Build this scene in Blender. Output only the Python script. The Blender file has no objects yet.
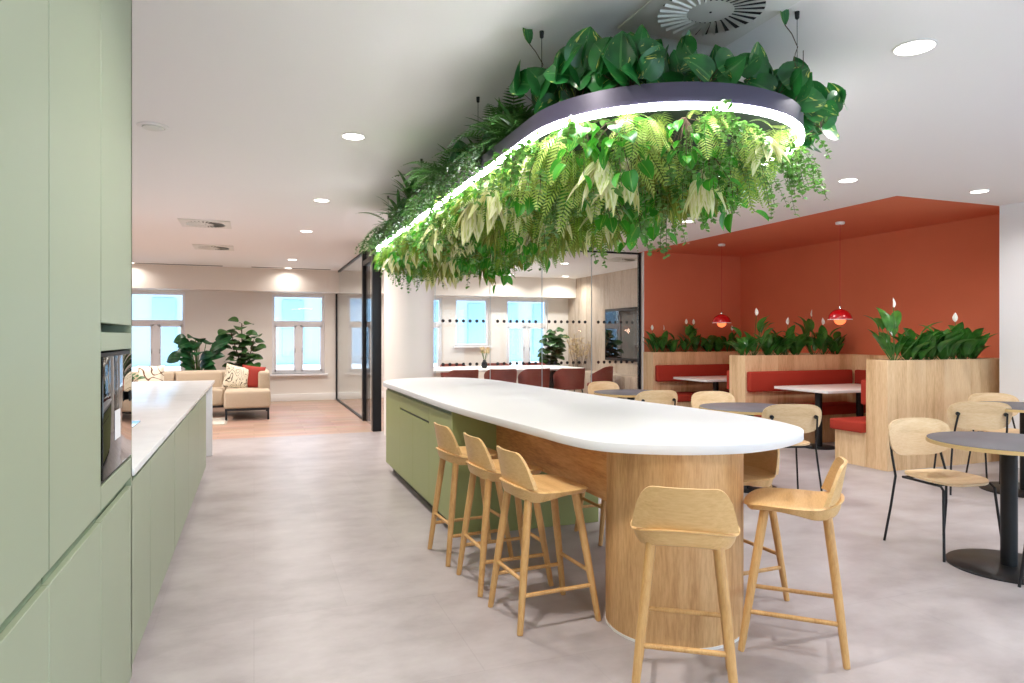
import bpy, bmesh, math, random
from mathutils import Vector, Matrix
R = random.Random(7)
PI = math.pi
C = bpy.context.scene.collection
sc = bpy.context.scene

# ------------------------------------------------------------------ mesh collector
class MB:
    def __init__(s): s.v = []; s.f = []; s.uv = []; s.m = []; s.slot = 0
    def add(s, vs, fs, uvs=None, M=None):
        n = len(s.v)
        s.v += [tuple(M @ Vector(v)) for v in vs] if M is not None else [tuple(v) for v in vs]
        for k, f in enumerate(fs):
            s.f.append(tuple(i + n for i in f)); s.m.append(s.slot)
            s.uv.append([uvs[i] for i in f] if uvs else [(0, 0)] * len(f))
    def bm(s, b, M=None):
        b.verts.index_update()
        s.add([v.co.copy() for v in b.verts], [[v.index for v in f.verts] for f in b.faces], None, M); b.free()
    def box(s, x0, x1, y0, y1, z0, z1, bev=0.0, M=None, seg=2):
        b = bmesh.new(); bmesh.ops.create_cube(b, size=1)
        for v in b.verts:
            v.co = Vector((x0 + (v.co.x + .5) * (x1 - x0), y0 + (v.co.y + .5) * (y1 - y0), z0 + (v.co.z + .5) * (z1 - z0)))
        if bev > 0: bmesh.ops.bevel(b, geom=b.edges[:], offset=bev, segments=seg, profile=.5, affect='EDGES')
        s.bm(b, M)
    def tube(s, pts, r, n=10, M=None, cap=True):
        pts = [Vector(p) for p in pts]
        rs = r if isinstance(r, (list, tuple)) else [r] * len(pts)
        vs = []; fs = []; a = None
        for i, p in enumerate(pts):
            t = (pts[min(i + 1, len(pts) - 1)] - pts[max(i - 1, 0)]).normalized()
            if a is None:
                a = t.orthogonal().normalized()
            else:
                a = (a - t * a.dot(t)).normalized()
            b = t.cross(a)
            for k in range(n):
                q = 2 * PI * k / n
                vs.append(p + (a * math.cos(q) + b * math.sin(q)) * rs[i])
        for i in range(len(pts) - 1):
            for k in range(n):
                fs.append((i * n + k, i * n + (k + 1) % n, (i + 1) * n + (k + 1) % n, (i + 1) * n + k))
        if cap:
            fs.append(tuple(range(n - 1, -1, -1))); fs.append(tuple((len(pts) - 1) * n + k for k in range(n)))
        s.add(vs, fs, None, M)
    def lathe(s, prof, n=32, c=(0, 0), M=None):
        vs = []; fs = []
        for r, z in prof:
            for k in range(n):
                q = 2 * PI * k / n; vs.append((c[0] + r * math.cos(q), c[1] + r * math.sin(q), z))
        for i in range(len(prof) - 1):
            for k in range(n):
                fs.append((i * n + k, i * n + (k + 1) % n, (i + 1) * n + (k + 1) % n, (i + 1) * n + k))
        if prof[0][0] > 1e-5: fs.append(tuple(range(n - 1, -1, -1)))
        if prof[-1][0] > 1e-5: fs.append(tuple((len(prof) - 1) * n + k for k in range(n)))
        s.add(vs, fs, None, M)
    def prism(s, out, z0, z1, bev=0.0, M=None):
        n = len(out); vs = []; fs = []
        def inset(d):
            res = []
            for i in range(n):
                p0 = Vector(out[i - 1]); p = Vector(out[i]); p1 = Vector(out[(i + 1) % n])
                e = (p1 - p0).normalized(); res.append((p.x - e.y * d, p.y + e.x * d))
            return res
        rings = [(0, z0), (0, z1)] if bev <= 0 else [(bev, z0), (bev * .3, z0 + bev * .3), (0, z0 + bev), (0, z1 - bev), (bev * .3, z1 - bev * .3), (bev, z1)]
        for d, z in rings:
            vs += [(x, y, z) for x, y in (inset(d) if d else out)]
        for i in range(len(rings) - 1):
            for k in range(n):
                fs.append((i * n + k, i * n + (k + 1) % n, (i + 1) * n + (k + 1) % n, (i + 1) * n + k))
        fs.append(tuple(range(n - 1, -1, -1))); fs.append(tuple((len(rings) - 1) * n + k for k in range(n)))
        s.add(vs, fs, None, M)
    def build(s, name, mats, parent=None, smooth=40, loc=None, rz=0):
        me = bpy.data.meshes.new(name); me.from_pydata(s.v, [], s.f)
        if not isinstance(mats, (list, tuple)): mats = [mats]
        for m in mats: me.materials.append(m)
        if any(s.m): me.polygons.foreach_set('material_index', s.m)
        ul = me.uv_layers.new(name='UVMap')
        flat = [c for f in s.uv for u in f for c in u]
        ul.data.foreach_set('uv', flat)
        if smooth:
            me.polygons.foreach_set('use_smooth', [True] * len(me.polygons))
            me.set_sharp_from_angle(angle=math.radians(smooth))
        me.update()
        o = bpy.data.objects.new(name, me); C.objects.link(o)
        if parent is not None: o.parent = parent
        if loc: o.location = loc
        if rz: o.rotation_euler.z = rz
        return o

def rrect(w, d, r, n=6, c=(0, 0)):
    o = []
    for cx, cy, a in ((w / 2 - r, d / 2 - r, 0), (-w / 2 + r, d / 2 - r, 90), (-w / 2 + r, -d / 2 + r, 180), (w / 2 - r, -d / 2 + r, 270)):
        for k in range(n + 1):
            q = math.radians(a + 90 * k / n); o.append((c[0] + cx + r * math.cos(q), c[1] + cy + r * math.sin(q)))
    return o
def circle(r, n=48, c=(0, 0)): return [(c[0] + r * math.cos(2 * PI * k / n), c[1] + r * math.sin(2 * PI * k / n)) for k in range(n)]

def tag(o, label, cat, group=None):
    o['label'] = label; o['category'] = cat
    if group: o['group'] = group
    return o
def thing(name, label, cat, loc=(0, 0, 0), rz=0, group=None):
    o = bpy.data.objects.new(name, None); C.objects.link(o); o.empty_display_size = .1
    o.location = loc; o.rotation_euler = (0, 0, rz)
    return tag(o, label, cat, group)
def struct(o): o['kind'] = 'structure'; return o
def dup(root, loc, rz, label, group=None, rot=None, scale=None):
    kids = [c for c in bpy.data.objects if c.parent == root]
    r = root.copy(); C.objects.link(r); r.location = loc; r.rotation_euler = rot or (0, 0, rz)
    if scale: r.scale = (scale,) * 3
    r['label'] = label
    if group: r['group'] = group
    for ch in kids:
        c = ch.copy(); C.objects.link(c); c.parent = r
        for g in [x for x in bpy.data.objects if x.parent == ch]:
            d = g.copy(); C.objects.link(d); d.parent = c
    return r

# ------------------------------------------------------------------ materials
def lin(c):
    return tuple(((x / 255) / 12.92 if x / 255 <= .04045 else ((x / 255 + .055) / 1.055) ** 2.4) for x in c) + (1,)
def mat(name, rgb, rough=.5, metal=0, spec=.5, coat=0):
    m = bpy.data.materials.new(name); m.use_nodes = True
    b = m.node_tree.nodes['Principled BSDF']
    b.inputs['Base Color'].default_value = lin(rgb); b.inputs['Roughness'].default_value = rough
    b.inputs['Metallic'].default_value = metal; b.inputs['Specular IOR Level'].default_value = spec
    if coat: b.inputs['Coat Weight'].default_value = coat; b.inputs['Coat Roughness'].default_value = .15
    return m
def nd(m, t, **kw):
    n = m.node_tree.nodes.new(t)
    for k, v in kw.items(): setattr(n, k, v)
    return n
def ln(m, a, ai, b, bi): m.node_tree.links.new(a.outputs[ai], b.inputs[bi])
def ramp(m, stops):
    r = nd(m, 'ShaderNodeValToRGB'); e = r.color_ramp.elements
    e[0].position, e[0].color = stops[0][0], lin(stops[0][1]); e[1].position, e[1].color = stops[-1][0], lin(stops[-1][1])
    for p, c in stops[1:-1]:
        x = e.new(p); x.color = lin(c)
    return r
def noisy(name, c0, c1, scale, rough=.6, stretch=(1, 1, 1), detail=4, bump=0, bscale=None, coat=0, lo=.3, hi=.7, spec=.5):
    m = mat(name, c0, rough, spec=spec, coat=coat); b = m.node_tree.nodes['Principled BSDF']
    tc = nd(m, 'ShaderNodeTexCoord'); mp = nd(m, 'ShaderNodeMapping'); mp.inputs['Scale'].default_value = stretch
    nz = nd(m, 'ShaderNodeTexNoise'); nz.inputs['Scale'].default_value = scale; nz.inputs['Detail'].default_value = detail
    r = ramp(m, [(lo, c0), (hi, c1)])
    ln(m, tc, 'Object', mp, 'Vector'); ln(m, mp, 'Vector', nz, 'Vector'); ln(m, nz, 'Fac', r, 'Fac'); ln(m, r, 'Color', b, 'Base Color')
    if bump:
        n2 = nd(m, 'ShaderNodeTexNoise'); n2.inputs['Scale'].default_value = bscale or scale * 4
        bp = nd(m, 'ShaderNodeBump'); bp.inputs['Strength'].default_value = bump; bp.inputs['Distance'].default_value = .005
        ln(m, tc, 'Object', n2, 'Vector'); ln(m, n2, 'Fac', bp, 'Height'); ln(m, bp, 'Normal', b, 'Normal')
    return m
def wood(name, light, mid, dark, axis='Z', rough=.5, scale=1.0, plank=0.0, coat=0):
    """oak: long grain streaks along axis, cathedral figure from distorted waves, optional plank tone steps"""
    m = mat(name, mid, rough, coat=coat); b = m.node_tree.nodes['Principled BSDF']
    tc = nd(m, 'ShaderNodeTexCoord'); mp = nd(m, 'ShaderNodeMapping')
    s = {'X': (.12, 1, 1), 'Y': (1, .12, 1), 'Z': (1, 1, .12)}[axis]
    mp.inputs['Scale'].default_value = tuple(k * scale for k in s)
    ln(m, tc, 'Object', mp, 'Vector')
    big = nd(m, 'ShaderNodeTexNoise'); big.inputs['Scale'].default_value = 3.2; big.inputs['Detail'].default_value = 2; big.inputs['Distortion'].default_value = .6
    ln(m, mp, 'Vector', big, 'Vector')
    mul = nd(m, 'ShaderNodeMath', operation='MULTIPLY'); mul.inputs[1].default_value = 16
    ln(m, big, 'Fac', mul, 0)
    sn = nd(m, 'ShaderNodeMath', operation='SINE'); ln(m, mul, 0, sn, 0)
    fine = nd(m, 'ShaderNodeTexNoise'); fine.inputs['Scale'].default_value = 55; fine.inputs['Detail'].default_value = 5; fine.inputs['Roughness'].default_value = .65
    ln(m, mp, 'Vector', fine, 'Vector')
    a1 = nd(m, 'ShaderNodeMath', operation='MULTIPLY_ADD'); a1.inputs[1].default_value = .13; ln(m, sn, 0, a1, 0); ln(m, fine, 'Fac', a1, 2)
    last = a1
    if plank:
        sep = nd(m, 'ShaderNodeSeparateXYZ'); ln(m, tc, 'Object', sep, 0)
        ad = nd(m, 'ShaderNodeMath', operation='ADD'); ln(m, sep, 'X' if axis != 'X' else 'Z', ad, 0); ln(m, sep, 'Y', ad, 1)
        dv = nd(m, 'ShaderNodeMath', operation='DIVIDE'); dv.inputs[1].default_value = plank; ln(m, ad, 0, dv, 0)
        fl = nd(m, 'ShaderNodeMath', operation='FLOOR'); ln(m, dv, 0, fl, 0)
        wn = nd(m, 'ShaderNodeTexWhiteNoise', noise_dimensions='1D'); ln(m, fl, 0, wn, 'W')
        a2 = nd(m, 'ShaderNodeMath', operation='MULTIPLY_ADD'); a2.inputs[1].default_value = .28; ln(m, wn, 'Value', a2, 0); ln(m, a1, 0, a2, 2)
        a3 = nd(m, 'ShaderNodeMath', operation='SUBTRACT'); a3.inputs[1].default_value = .14; ln(m, a2, 0, a3, 0); last = a3
    r = ramp(m, [(.22, dark), (.5, mid), (.75, light)]); ln(m, last, 0, r, 'Fac'); ln(m, r, 'Color', b, 'Base Color')
    return m
def emit(name, rgb, k):
    m = bpy.data.materials.new(name); m.use_nodes = True; nt = m.node_tree; nt.nodes.clear()
    e = nt.nodes.new('ShaderNodeEmission'); e.inputs[0].default_value = lin(rgb); e.inputs[1].default_value = k
    o = nt.nodes.new('ShaderNodeOutputMaterial'); nt.links.new(e.outputs[0], o.inputs[0]); return m
def glass(name, tint=(250, 252, 252), refl=.5):
    m = bpy.data.materials.new(name); m.use_nodes = True; nt = m.node_tree; nt.nodes.clear()
    t = nt.nodes.new('ShaderNodeBsdfTransparent'); t.inputs[0].default_value = lin(tint)
    g = nt.nodes.new('ShaderNodeBsdfGlossy'); g.inputs['Roughness'].default_value = .01
    f = nt.nodes.new('ShaderNodeFresnel'); f.inputs[0].default_value = 1.45
    k = nt.nodes.new('ShaderNodeMath'); k.operation = 'MULTIPLY'; k.inputs[1].default_value = refl
    mx = nt.nodes.new('ShaderNodeMixShader'); o = nt.nodes.new('ShaderNodeOutputMaterial')
    nt.links.new(f.outputs[0], k.inputs[0]); nt.links.new(k.outputs[0], mx.inputs[0]); nt.links.new(t.outputs[0], mx.inputs[1]); nt.links.new(g.outputs[0], mx.inputs[2]); nt.links.new(mx.outputs[0], o.inputs[0])
    return m
def leafmat(name, base, dark, vein, vstr=.35, streak=None, sl=.62, rough=.35, trans=.35):
    m = mat(name, base, rough); nt = m.node_tree; b = nt.nodes['Principled BSDF']
    tc = nd(m, 'ShaderNodeTexCoord'); nz = nd(m, 'ShaderNodeTexNoise'); nz.inputs['Scale'].default_value = 9; nz.inputs['Detail'].default_value = 2
    ln(m, tc, 'Object', nz, 'Vector')
    r = ramp(m, [(.35, dark), (.65, base)]); ln(m, nz, 'Fac', r, 'Fac')
    uv = nd(m, 'ShaderNodeUVMap'); sp = nd(m, 'ShaderNodeSeparateXYZ'); ln(m, uv, 0, sp, 0)
    ab = nd(m, 'ShaderNodeMath', operation='ABSOLUTE'); ln(m, sp, 'X', ab, 0)
    lt = nd(m, 'ShaderNodeMath', operation='LESS_THAN'); lt.inputs[1].default_value = .07; ln(m, ab, 0, lt, 0)
    k = nd(m, 'ShaderNodeMath', operation='MULTIPLY'); k.inputs[1].default_value = vstr; ln(m, lt, 0, k, 0)
    mx = nd(m, 'ShaderNodeMix', data_type='RGBA'); mx.inputs[7].default_value = lin(vein)
    ln(m, k, 0, mx, 0); ln(m, r, 'Color', mx, 6)
    col = (mx, 2)
    if streak:
        mp = nd(m, 'ShaderNodeMapping'); mp.inputs['Scale'].default_value = (2.2, .9, 1); ln(m, uv, 0, mp, 0)
        n2 = nd(m, 'ShaderNodeTexNoise'); n2.inputs['Scale'].default_value = 1.6; n2.inputs['Distortion'].default_value = .8
        va = nd(m, 'ShaderNodeVectorMath', operation='ADD')
        sc2 = nd(m, 'ShaderNodeVectorMath', operation='SCALE'); sc2.inputs['Scale'].default_value = 6
        ln(m, tc, 'Object', sc2, 0); ln(m, mp, 0, va, 0); ln(m, sc2, 0, va, 1); ln(m, va, 0, n2, 'Vector')
        g = nd(m, 'ShaderNodeMapRange'); g.inputs[1].default_value = sl; g.inputs[2].default_value = sl + .05; ln(m, n2, 'Fac', g, 0)
        m2 = nd(m, 'ShaderNodeMix', data_type='RGBA'); m2.inputs[7].default_value = lin(streak)
        ln(m, g, 0, m2, 0); ln(m, mx, 2, m2, 6); col = (m2, 2)
    ln(m, col[0], col[1], b, 'Base Color')
    tr = nd(m, 'ShaderNodeBsdfTranslucent'); ln(m, col[0], col[1], tr, 'Color')
    ms = nd(m, 'ShaderNodeMixShader'); ms.inputs[0].default_value = trans
    o = nt.nodes['Material Output']; ln(m, b, 0, ms, 1); ln(m, tr, 0, ms, 2); ln(m, ms, 0, o, 0)
    return m

M = {}
M['wall'] = mat('wall_paint', (236, 230, 224), .8)
M['wall_cool'] = mat('white_wall_paint', (238, 238, 240), .8)
M['ceil'] = mat('ceiling_paint', (244, 242, 241), .85)
M['bulk'] = mat('bulkhead_paint', (238, 230, 222), .8)
M['red'] = noisy('terracotta_paint', (222, 122, 86), (217, 117, 82), 1.5, .75)
M['green'] = noisy('sage_lacquer', (150, 160, 136), (147, 157, 133), 2, .42)
M['green_isl'] = noisy('olive_lacquer', (155, 164, 106), (150, 159, 101), 2, .45)
M['green_in'] = mat('groove_green', (112, 130, 104), .5)
M['dark'] = mat('dark_plinth', (70, 74, 62), .6)
M['quartz'] = noisy('white_quartz', (236, 236, 238), (226, 226, 229), 5, .22, lo=.35, hi=.75)
M['solid'] = mat('white_solid_surface', (226, 226, 229), .5, spec=.3)
M['oak_drum'] = wood('oak_drum', (218, 176, 126), (202, 157, 106), (176, 130, 82), 'Z', .5, 1.6)
M['oak_apron'] = wood('oak_apron', (222, 172, 116), (204, 150, 94), (172, 118, 68), 'Y', .5, 1.6)
M['oak_booth'] = wood('oak_booth', (236, 204, 162), (224, 188, 144), (202, 162, 116), 'Z', .5, 1.3, .14)
M['oak_seat'] = wood('oak_veneer', (226, 186, 130), (217, 174, 116), (198, 154, 98), 'X', .42, 2.5)
M['oak_leg'] = wood('oak_leg', (214, 170, 112), (202, 156, 98), (182, 136, 82), 'Z', .42, 3)
M['ply'] = wood('pale_ply', (232, 204, 164), (224, 192, 148), (208, 174, 128), 'X', .45, 2.5)
M['ply_edge'] = mat('ply_edge', (214, 182, 126), .5)
M['steel'] = mat('black_steel', (32, 33, 36), .45, .3)
M['lino'] = mat('grey_lino', (88, 86, 92), .5)
M['redfab'] = noisy('red_wool', (176, 60, 44), (163, 52, 38), 260, .85, bump=.25, bscale=400, spec=.25)
M['tabwhite'] = mat('white_laminate', (242, 240, 238), .4)
M['black'] = mat('black_glass', (14, 14, 16), .02, 0, .9)
M['blackm'] = mat('black_matt', (22, 22, 24), .5)
M['frame'] = mat('frame_black', (28, 32, 38), .4, .4)
M['winwhite'] = mat('window_white', (240, 238, 242), .45)
M['glass'] = glass('partition_glass', (249, 252, 252), .45)
M['wglass'] = glass('window_glass', (235, 246, 252), .6)
M['led'] = emit('led_diffuser', (250, 250, 255), 34)
M['lamp'] = emit('downlight_diffuser', (255, 250, 242), 8)
M['trim'] = mat('white_trim', (240, 238, 236), .5)
M['band'] = mat('charcoal_band', (68, 64, 84), .38, .25)
M['tray'] = mat('tray_green', (30, 48, 22), .9)
M['vent'] = mat('vent_plate', (226, 226, 220), .55)
M['slot'] = mat('vent_slot', (14, 14, 14), .8)
M['lacq'] = mat('red_lacquer', (208, 16, 28), .18, 0, .6, coat=.6)
M['bowl'] = emit('pendant_glow', (255, 118, 70), 1.6)
M['cordr'] = mat('red_cord', (200, 40, 44), .6)
M['sofa'] = noisy('beige_wool', (200, 184, 164), (190, 173, 152), 90, .9, bump=.2, bscale=220, spec=.2)
M['rug'] = noisy('cream_rug', (226, 220, 210), (196, 188, 176), 40, .95, bump=.6, bscale=120)
M['cushred'] = mat('rust_cushion', (158, 52, 42), .85)
M['shell'] = noisy('oxblood_fabric', (158, 84, 74), (142, 72, 64), 60, .7)
M['greywood'] = wood('grey_oak_panel', (204, 188, 170), (190, 172, 154), (168, 150, 132), 'Z', .55, 1.3, .22)
M['soil'] = noisy('soil', (56, 40, 30), (34, 26, 20), 60, .95)
M['pot'] = mat('grey_pot', (150, 146, 142), .7)
M['stem'] = mat('stem_green', (74, 112, 48), .55)
M['twig'] = mat('brown_twig', (78, 60, 42), .8)
M['spathe'] = mat('white_spathe', (248, 246, 236), .5)
M['chrome'] = mat('chrome', (220, 220, 222), .15, 1)
M['facade'] = mat('pale_facade', (148, 166, 180), .8)
M['facwin'] = mat('facade_window', (128, 150, 168), .3)
M['pampas'] = mat('pampas_straw', (214, 190, 150), .9)

def line_cushion(name, c0, c1, scale, thr=.012, dist=2.5):
    m = mat(name, c0, .9); b = m.node_tree.nodes['Principled BSDF']
    tc = nd(m, 'ShaderNodeTexCoord'); nz = nd(m, 'ShaderNodeTexNoise'); nz.inputs['Scale'].default_value = scale; nz.inputs['Detail'].default_value = 0; nz.inputs['Distortion'].default_value = dist
    ln(m, tc, 'Object', nz, 'Vector')
    a = nd(m, 'ShaderNodeMath', operation='MULTIPLY'); a.inputs[1].default_value = thr; ln(m, nz, 'Fac', a, 0)
    s = nd(m, 'ShaderNodeMath', operation='FRACT'); ln(m, a, 0, s, 0)
    g = nd(m, 'ShaderNodeMath', operation='LESS_THAN'); g.inputs[1].default_value = .17; ln(m, s, 0, g, 0)
    mx = nd(m, 'ShaderNodeMix', data_type='RGBA'); mx.inputs[6].default_value = lin(c0); mx.inputs[7].default_value = lin(c1)
    ln(m, g, 0, mx, 0); ln(m, mx, 2, b, 'Base Color'); return m
M['cush1'] = line_cushion('scribble_cushion', (236, 228, 210), (110, 78, 58), 3.0, 4, 1.2)
M['cush2'] = line_cushion('maze_cushion', (232, 222, 200), (86, 72, 52), 5, 7, 1.2)

# floor: large soft vinyl tiles with cloudy tone; wood-look boards beyond the tile edge
def floor_mat():
    m = mat('vinyl_tile', (200, 192, 192), .34, spec=.45); b = m.node_tree.nodes['Principled BSDF']
    tc = nd(m, 'ShaderNodeTexCoord')
    mp = nd(m, 'ShaderNodeMapping'); mp.inputs['Scale'].default_value = (1.0, 1.35, 1); ln(m, tc, 'Object', mp, 0)
    nz = nd(m, 'ShaderNodeTexNoise'); nz.inputs['Scale'].default_value = 2.2; nz.inputs['Detail'].default_value = 7; nz.inputs['Roughness'].default_value = .62
    ln(m, mp, 0, nz, 'Vector')
    r = ramp(m, [(.3, (156, 147, 148)), (.5, (173, 165, 166)), (.72, (187, 180, 181))]); 
    br = nd(m, 'ShaderNodeTexBrick', offset=.5); br.inputs['Scale'].default_value = 1; br.inputs['Mortar Size'].default_value = .003
    br.inputs['Brick Width'].default_value = .92; br.inputs['Row Height'].default_value = .92
    br.inputs['Color1'].default_value = (1, 1, 1, 1); br.inputs['Color2'].default_value = (.90, .90, .90, 1); br.inputs['Mortar'].default_value = (.84, .83, .83, 1); br.inputs['Bias'].default_value = 0
    ln(m, tc, 'Object', br, 'Vector')
    ln(m, nz, 'Fac', r, 'Fac')
    mx = nd(m, 'ShaderNodeMix', data_type='RGBA', blend_type='MULTIPLY'); mx.inputs[0].default_value = .55
    ln(m, r, 'Color', mx, 6); ln(m, br, 'Color', mx, 7); ln(m, mx, 2, b, 'Base Color')
    mr = nd(m, 'ShaderNodeMapRange'); mr.inputs[3].default_value = .28; mr.inputs[4].default_value = .48; ln(m, nz, 'Fac', mr, 0); ln(m, mr, 0, b, 'Roughness')
    return m
M['floor'] = floor_mat()
def boards():
    m = mat('oak_boards', (176, 140, 118), .42); b = m.node_tree.nodes['Principled BSDF']
    tc = nd(m, 'ShaderNodeTexCoord')
    br = nd(m, 'ShaderNodeTexBrick', offset=.4); br.inputs['Scale'].default_value = 1; br.inputs['Mortar Size'].default_value = .003
    br.inputs['Brick Width'].default_value = 1.2; br.inputs['Row Height'].default_value = .18
    br.inputs['Color1'].default_value = lin((188, 157, 140)); br.inputs['Color2'].default_value = lin((170, 138, 121)); br.inputs['Mortar'].default_value = lin((150, 120, 102))
    nz = nd(m, 'ShaderNodeTexNoise'); nz.inputs['Scale'].default_value = 9; mp = nd(m, 'ShaderNodeMapping'); mp.inputs['Scale'].default_value = (.2, 1.5, 1)
    ln(m, tc, 'Object', mp, 0); ln(m, mp, 0, nz, 'Vector')
    mx = nd(m, 'ShaderNodeMix', data_type='RGBA', blend_type='OVERLAY'); mx.inputs[0].default_value = .3
    ln(m, tc, 'Object', br, 'Vector'); ln(m, br, 'Color', mx, 6); ln(m, nz, 'Color', mx, 7); ln(m, mx, 2, b, 'Base Color'); return m
M['boards'] = boards()

# ------------------------------------------------------------------ camera
TH = math.atan(258 / 683.)
cam = bpy.data.objects.new('camera', bpy.data.cameras.new('camera')); C.objects.link(cam)
cam.location = (0, 0, 1.42); cam.rotation_euler = (PI / 2, 0, -TH)
cam.data.sensor_width = 36; cam.data.lens = 683 / 1024 * 36; cam.data.shift_y = -(341.5 - 337) / 1024
cam.data.clip_start = .02; cam.data.clip_end = 200
sc.camera = cam
HC = 2.88

# ------------------------------------------------------------------ setting
def slab(name, m, *b, bev=0):
    mb = MB(); mb.box(*b, bev); return struct(mb.build(name, m, smooth=0 if not bev else 40))
slab('floor', M['floor'], -5.2, 8.4, -3.7, 10.3, -.1, 0)
slab('floor_lounge', M['boards'], -5.2, 8.4, 10.3, 16.2, -.1, 0)
# ceiling with the terracotta field over the booths
mb = MB()
mb.box(-5.2, 6.22, -3.7, 16.2, HC, HC + .1); mb.box(6.22, 8.4, -3.7, 5.2, HC, HC + .1); mb.box(6.22, 8.4, 10.3, 16.2, HC, HC + .1)
struct(mb.build('ceiling', M['ceil'], smooth=0))
slab('ceiling_booths', M['red'], 6.22, 8.4, 5.2, 10.3, HC, HC + .1)
slab('wall_booth_side', M['red'], 8.28, 8.4, 5.2, 10.3, 0, HC)
slab('wall_booth_end', M['red'], 6.255, 8.28, 10.15, 10.19, 0, HC)
slab('wall_booth_core', M['wall'], 6.285, 8.28, 10.19, 10.34, 0, HC)
slab('trim_booth', M['trim'], 6.243, 6.255, 10.15, 10.19, 0, HC)
slab('wall_right', M['wall_cool'], 7.77, 8.4, 1.6, 5.2, 0, HC)
slab('wall_right_rear', M['wall_cool'], 7.77, 7.9, -3.7, -2.4, 0, HC)
slab('wall_kitchen', M['wall'], -1.30, -1.17, -3.7, 3.05, 0, HC)
slab('wall_kitchen_return', M['wall'], -5.2, -1.30, 2.9, 3.05, 0, HC)
slab('wall_lounge_left', M['wall'], -5.2, -5.08, 3.05, 16.2, 0, HC)
slab('wall_meeting_right', M['greywood'], 7.55, 7.7, 10.34, 16.0, 0, HC)
slab('column', M['wall'], 0, 0, 0, 0, 0, 0) if 0 else None
mb = MB(); mb.lathe([(.36, 0), (.36, HC)], 64, (2.12, 9.88)); o = struct(mb.build('column', M['wall']))

def wall_with_openings(name, m, y0, y1, x0, x1, ops, z1=HC):
    """wall in the XZ direction with rectangular openings (xa, xb, za, zb)"""
    mb = MB(); xs = x0
    for xa, xb, za, zb in sorted(ops):
        mb.box(xs, xa, y0, y1, 0, z1); mb.box(xa, xb, y0, y1, 0, za); mb.box(xa, xb, y0, y1, zb, z1); xs = xb
    mb.box(xs, x1, y0, y1, 0, z1)
    return struct(mb.build(name, m, smooth=0))
WINS = [(-4.25, .60, 2.36, 1.12), (-1.92, .60, 2.36, 1.12), (.93, .60, 2.36, 1.12), (3.66, .60, 2.36, 1.12), (4.97, 1.2, 2.36, .86), (6.42, .60, 2.36, 1.12)]
wall_with_openings('wall_far', M['wall'], 15.9, 16.2, -5.2, 8.4, [(c - w / 2, c + w / 2, a, b) for c, a, b, w in WINS])
slab('wall_far_bulkhead', M['bulk'], -5.08, 7.55, 15.45, 15.9, 2.40, HC)
slab('baseboard_far', M['trim'], -5.08, 7.55, 15.87, 15.9, 0, .16, bev=.004)
def make_window(i, c, a, b, w):
    y = 16.0
    root = struct(bpy.data.objects.new('window_%d' % i, None)); C.objects.link(root); root.location = (c, y, a)
    h = b - a; t = .055
    f = MB()
    f.box(-w / 2, -w / 2 + t, -.04, .04, 0, h, .004); f.box(w / 2 - t, w / 2, -.04, .04, 0, h, .004)
    f.box(-w / 2 + t, w / 2 - t, -.04, .04, 0, t, .004); f.box(-w / 2 + t, w / 2 - t, -.04, .04, h - t, h, .004)
    if w > 1:
        zt = h * .64
        f.box(-w / 2 + t, w / 2 - t, -.045, .045, zt - .05, zt + .05, .004)
        f.box(-.06, .06, -.045, .045, t, zt - .05, .004)
        for s in (-1, 1):
            x0, x1 = (.06, w / 2 - t) if s > 0 else (-w / 2 + t, -.06)
            for q in ((x0, x0 + .035, t, zt - .05), (x1 - .035, x1, t, zt - .05)): f.box(q[0], q[1], -.055, .03, q[2], q[3], .003)
            f.box(x0, x1, -.055, .03, t, t + .04, .003); f.box(x0, x1, -.055, .03, zt - .09, zt - .05, .003)
    fo = f.build('window_frame', M['winwhite'], root)
    g = MB(); g.box(-w / 2 + t, w / 2 - t, .0, .006, t, h - t); g.build('window_pane', M['wglass'], root, smooth=0)
    s = MB(); s.box(-w / 2 - .06, w / 2 + .06, -.20, .0, -.04, 0, .006); s.build('window_sill', M['winwhite'], root)
    if w > 1:
        k = MB()
        for s2 in (-1, 1):
            k.box(s2 * .075 - .006, s2 * .075 + .006, -.075, -.055, zt * .42, zt * .42 + .1, .003)
            k.box(s2 * .045 - .012, s2 * .045 + .012, -.075, -.055, zt - .07, zt - .04, .003)
        k.build('window_handle', M['chrome'], root)
for i, (c, a, b, w) in enumerate(WINS): make_window(i + 1, c, a, b, w)

# rear wall of the cafe (behind the viewer) with unseen windows added as daylight fill
ops = [(.2, 2.2, .5, 2.5), (3.0, 5.0, .5, 2.5), (5.6, 7.4, .5, 2.5)]
wall_with_openings('wall_rear', M['wall_cool'], -3.9, -3.7, -5.2, 8.4, ops)
for i, (xa, xb, za, zb) in enumerate(ops):
    root = struct(bpy.data.objects.new('window_%d' % (i + 11), None)); C.objects.link(root); root.location = ((xa + xb) / 2, -3.8, za)
    w = xb - xa; f = MB()
    for x in (-w / 2, -.03, w / 2 - .06): f.box(x, x + .06, -.04, .04, 0, 2.0, .004)
    for z in (0, 1.3, 1.94): f.box(-w / 2, w / 2, -.035, .035, z, z + .06, .004)
    f.build('window_frame', M['winwhite'], root)
    g = MB(); g.box(-w / 2, w / 2, -.003, .003, .03, 1.97); g.build('window_pane', M['wglass'], root, smooth=0)
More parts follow.
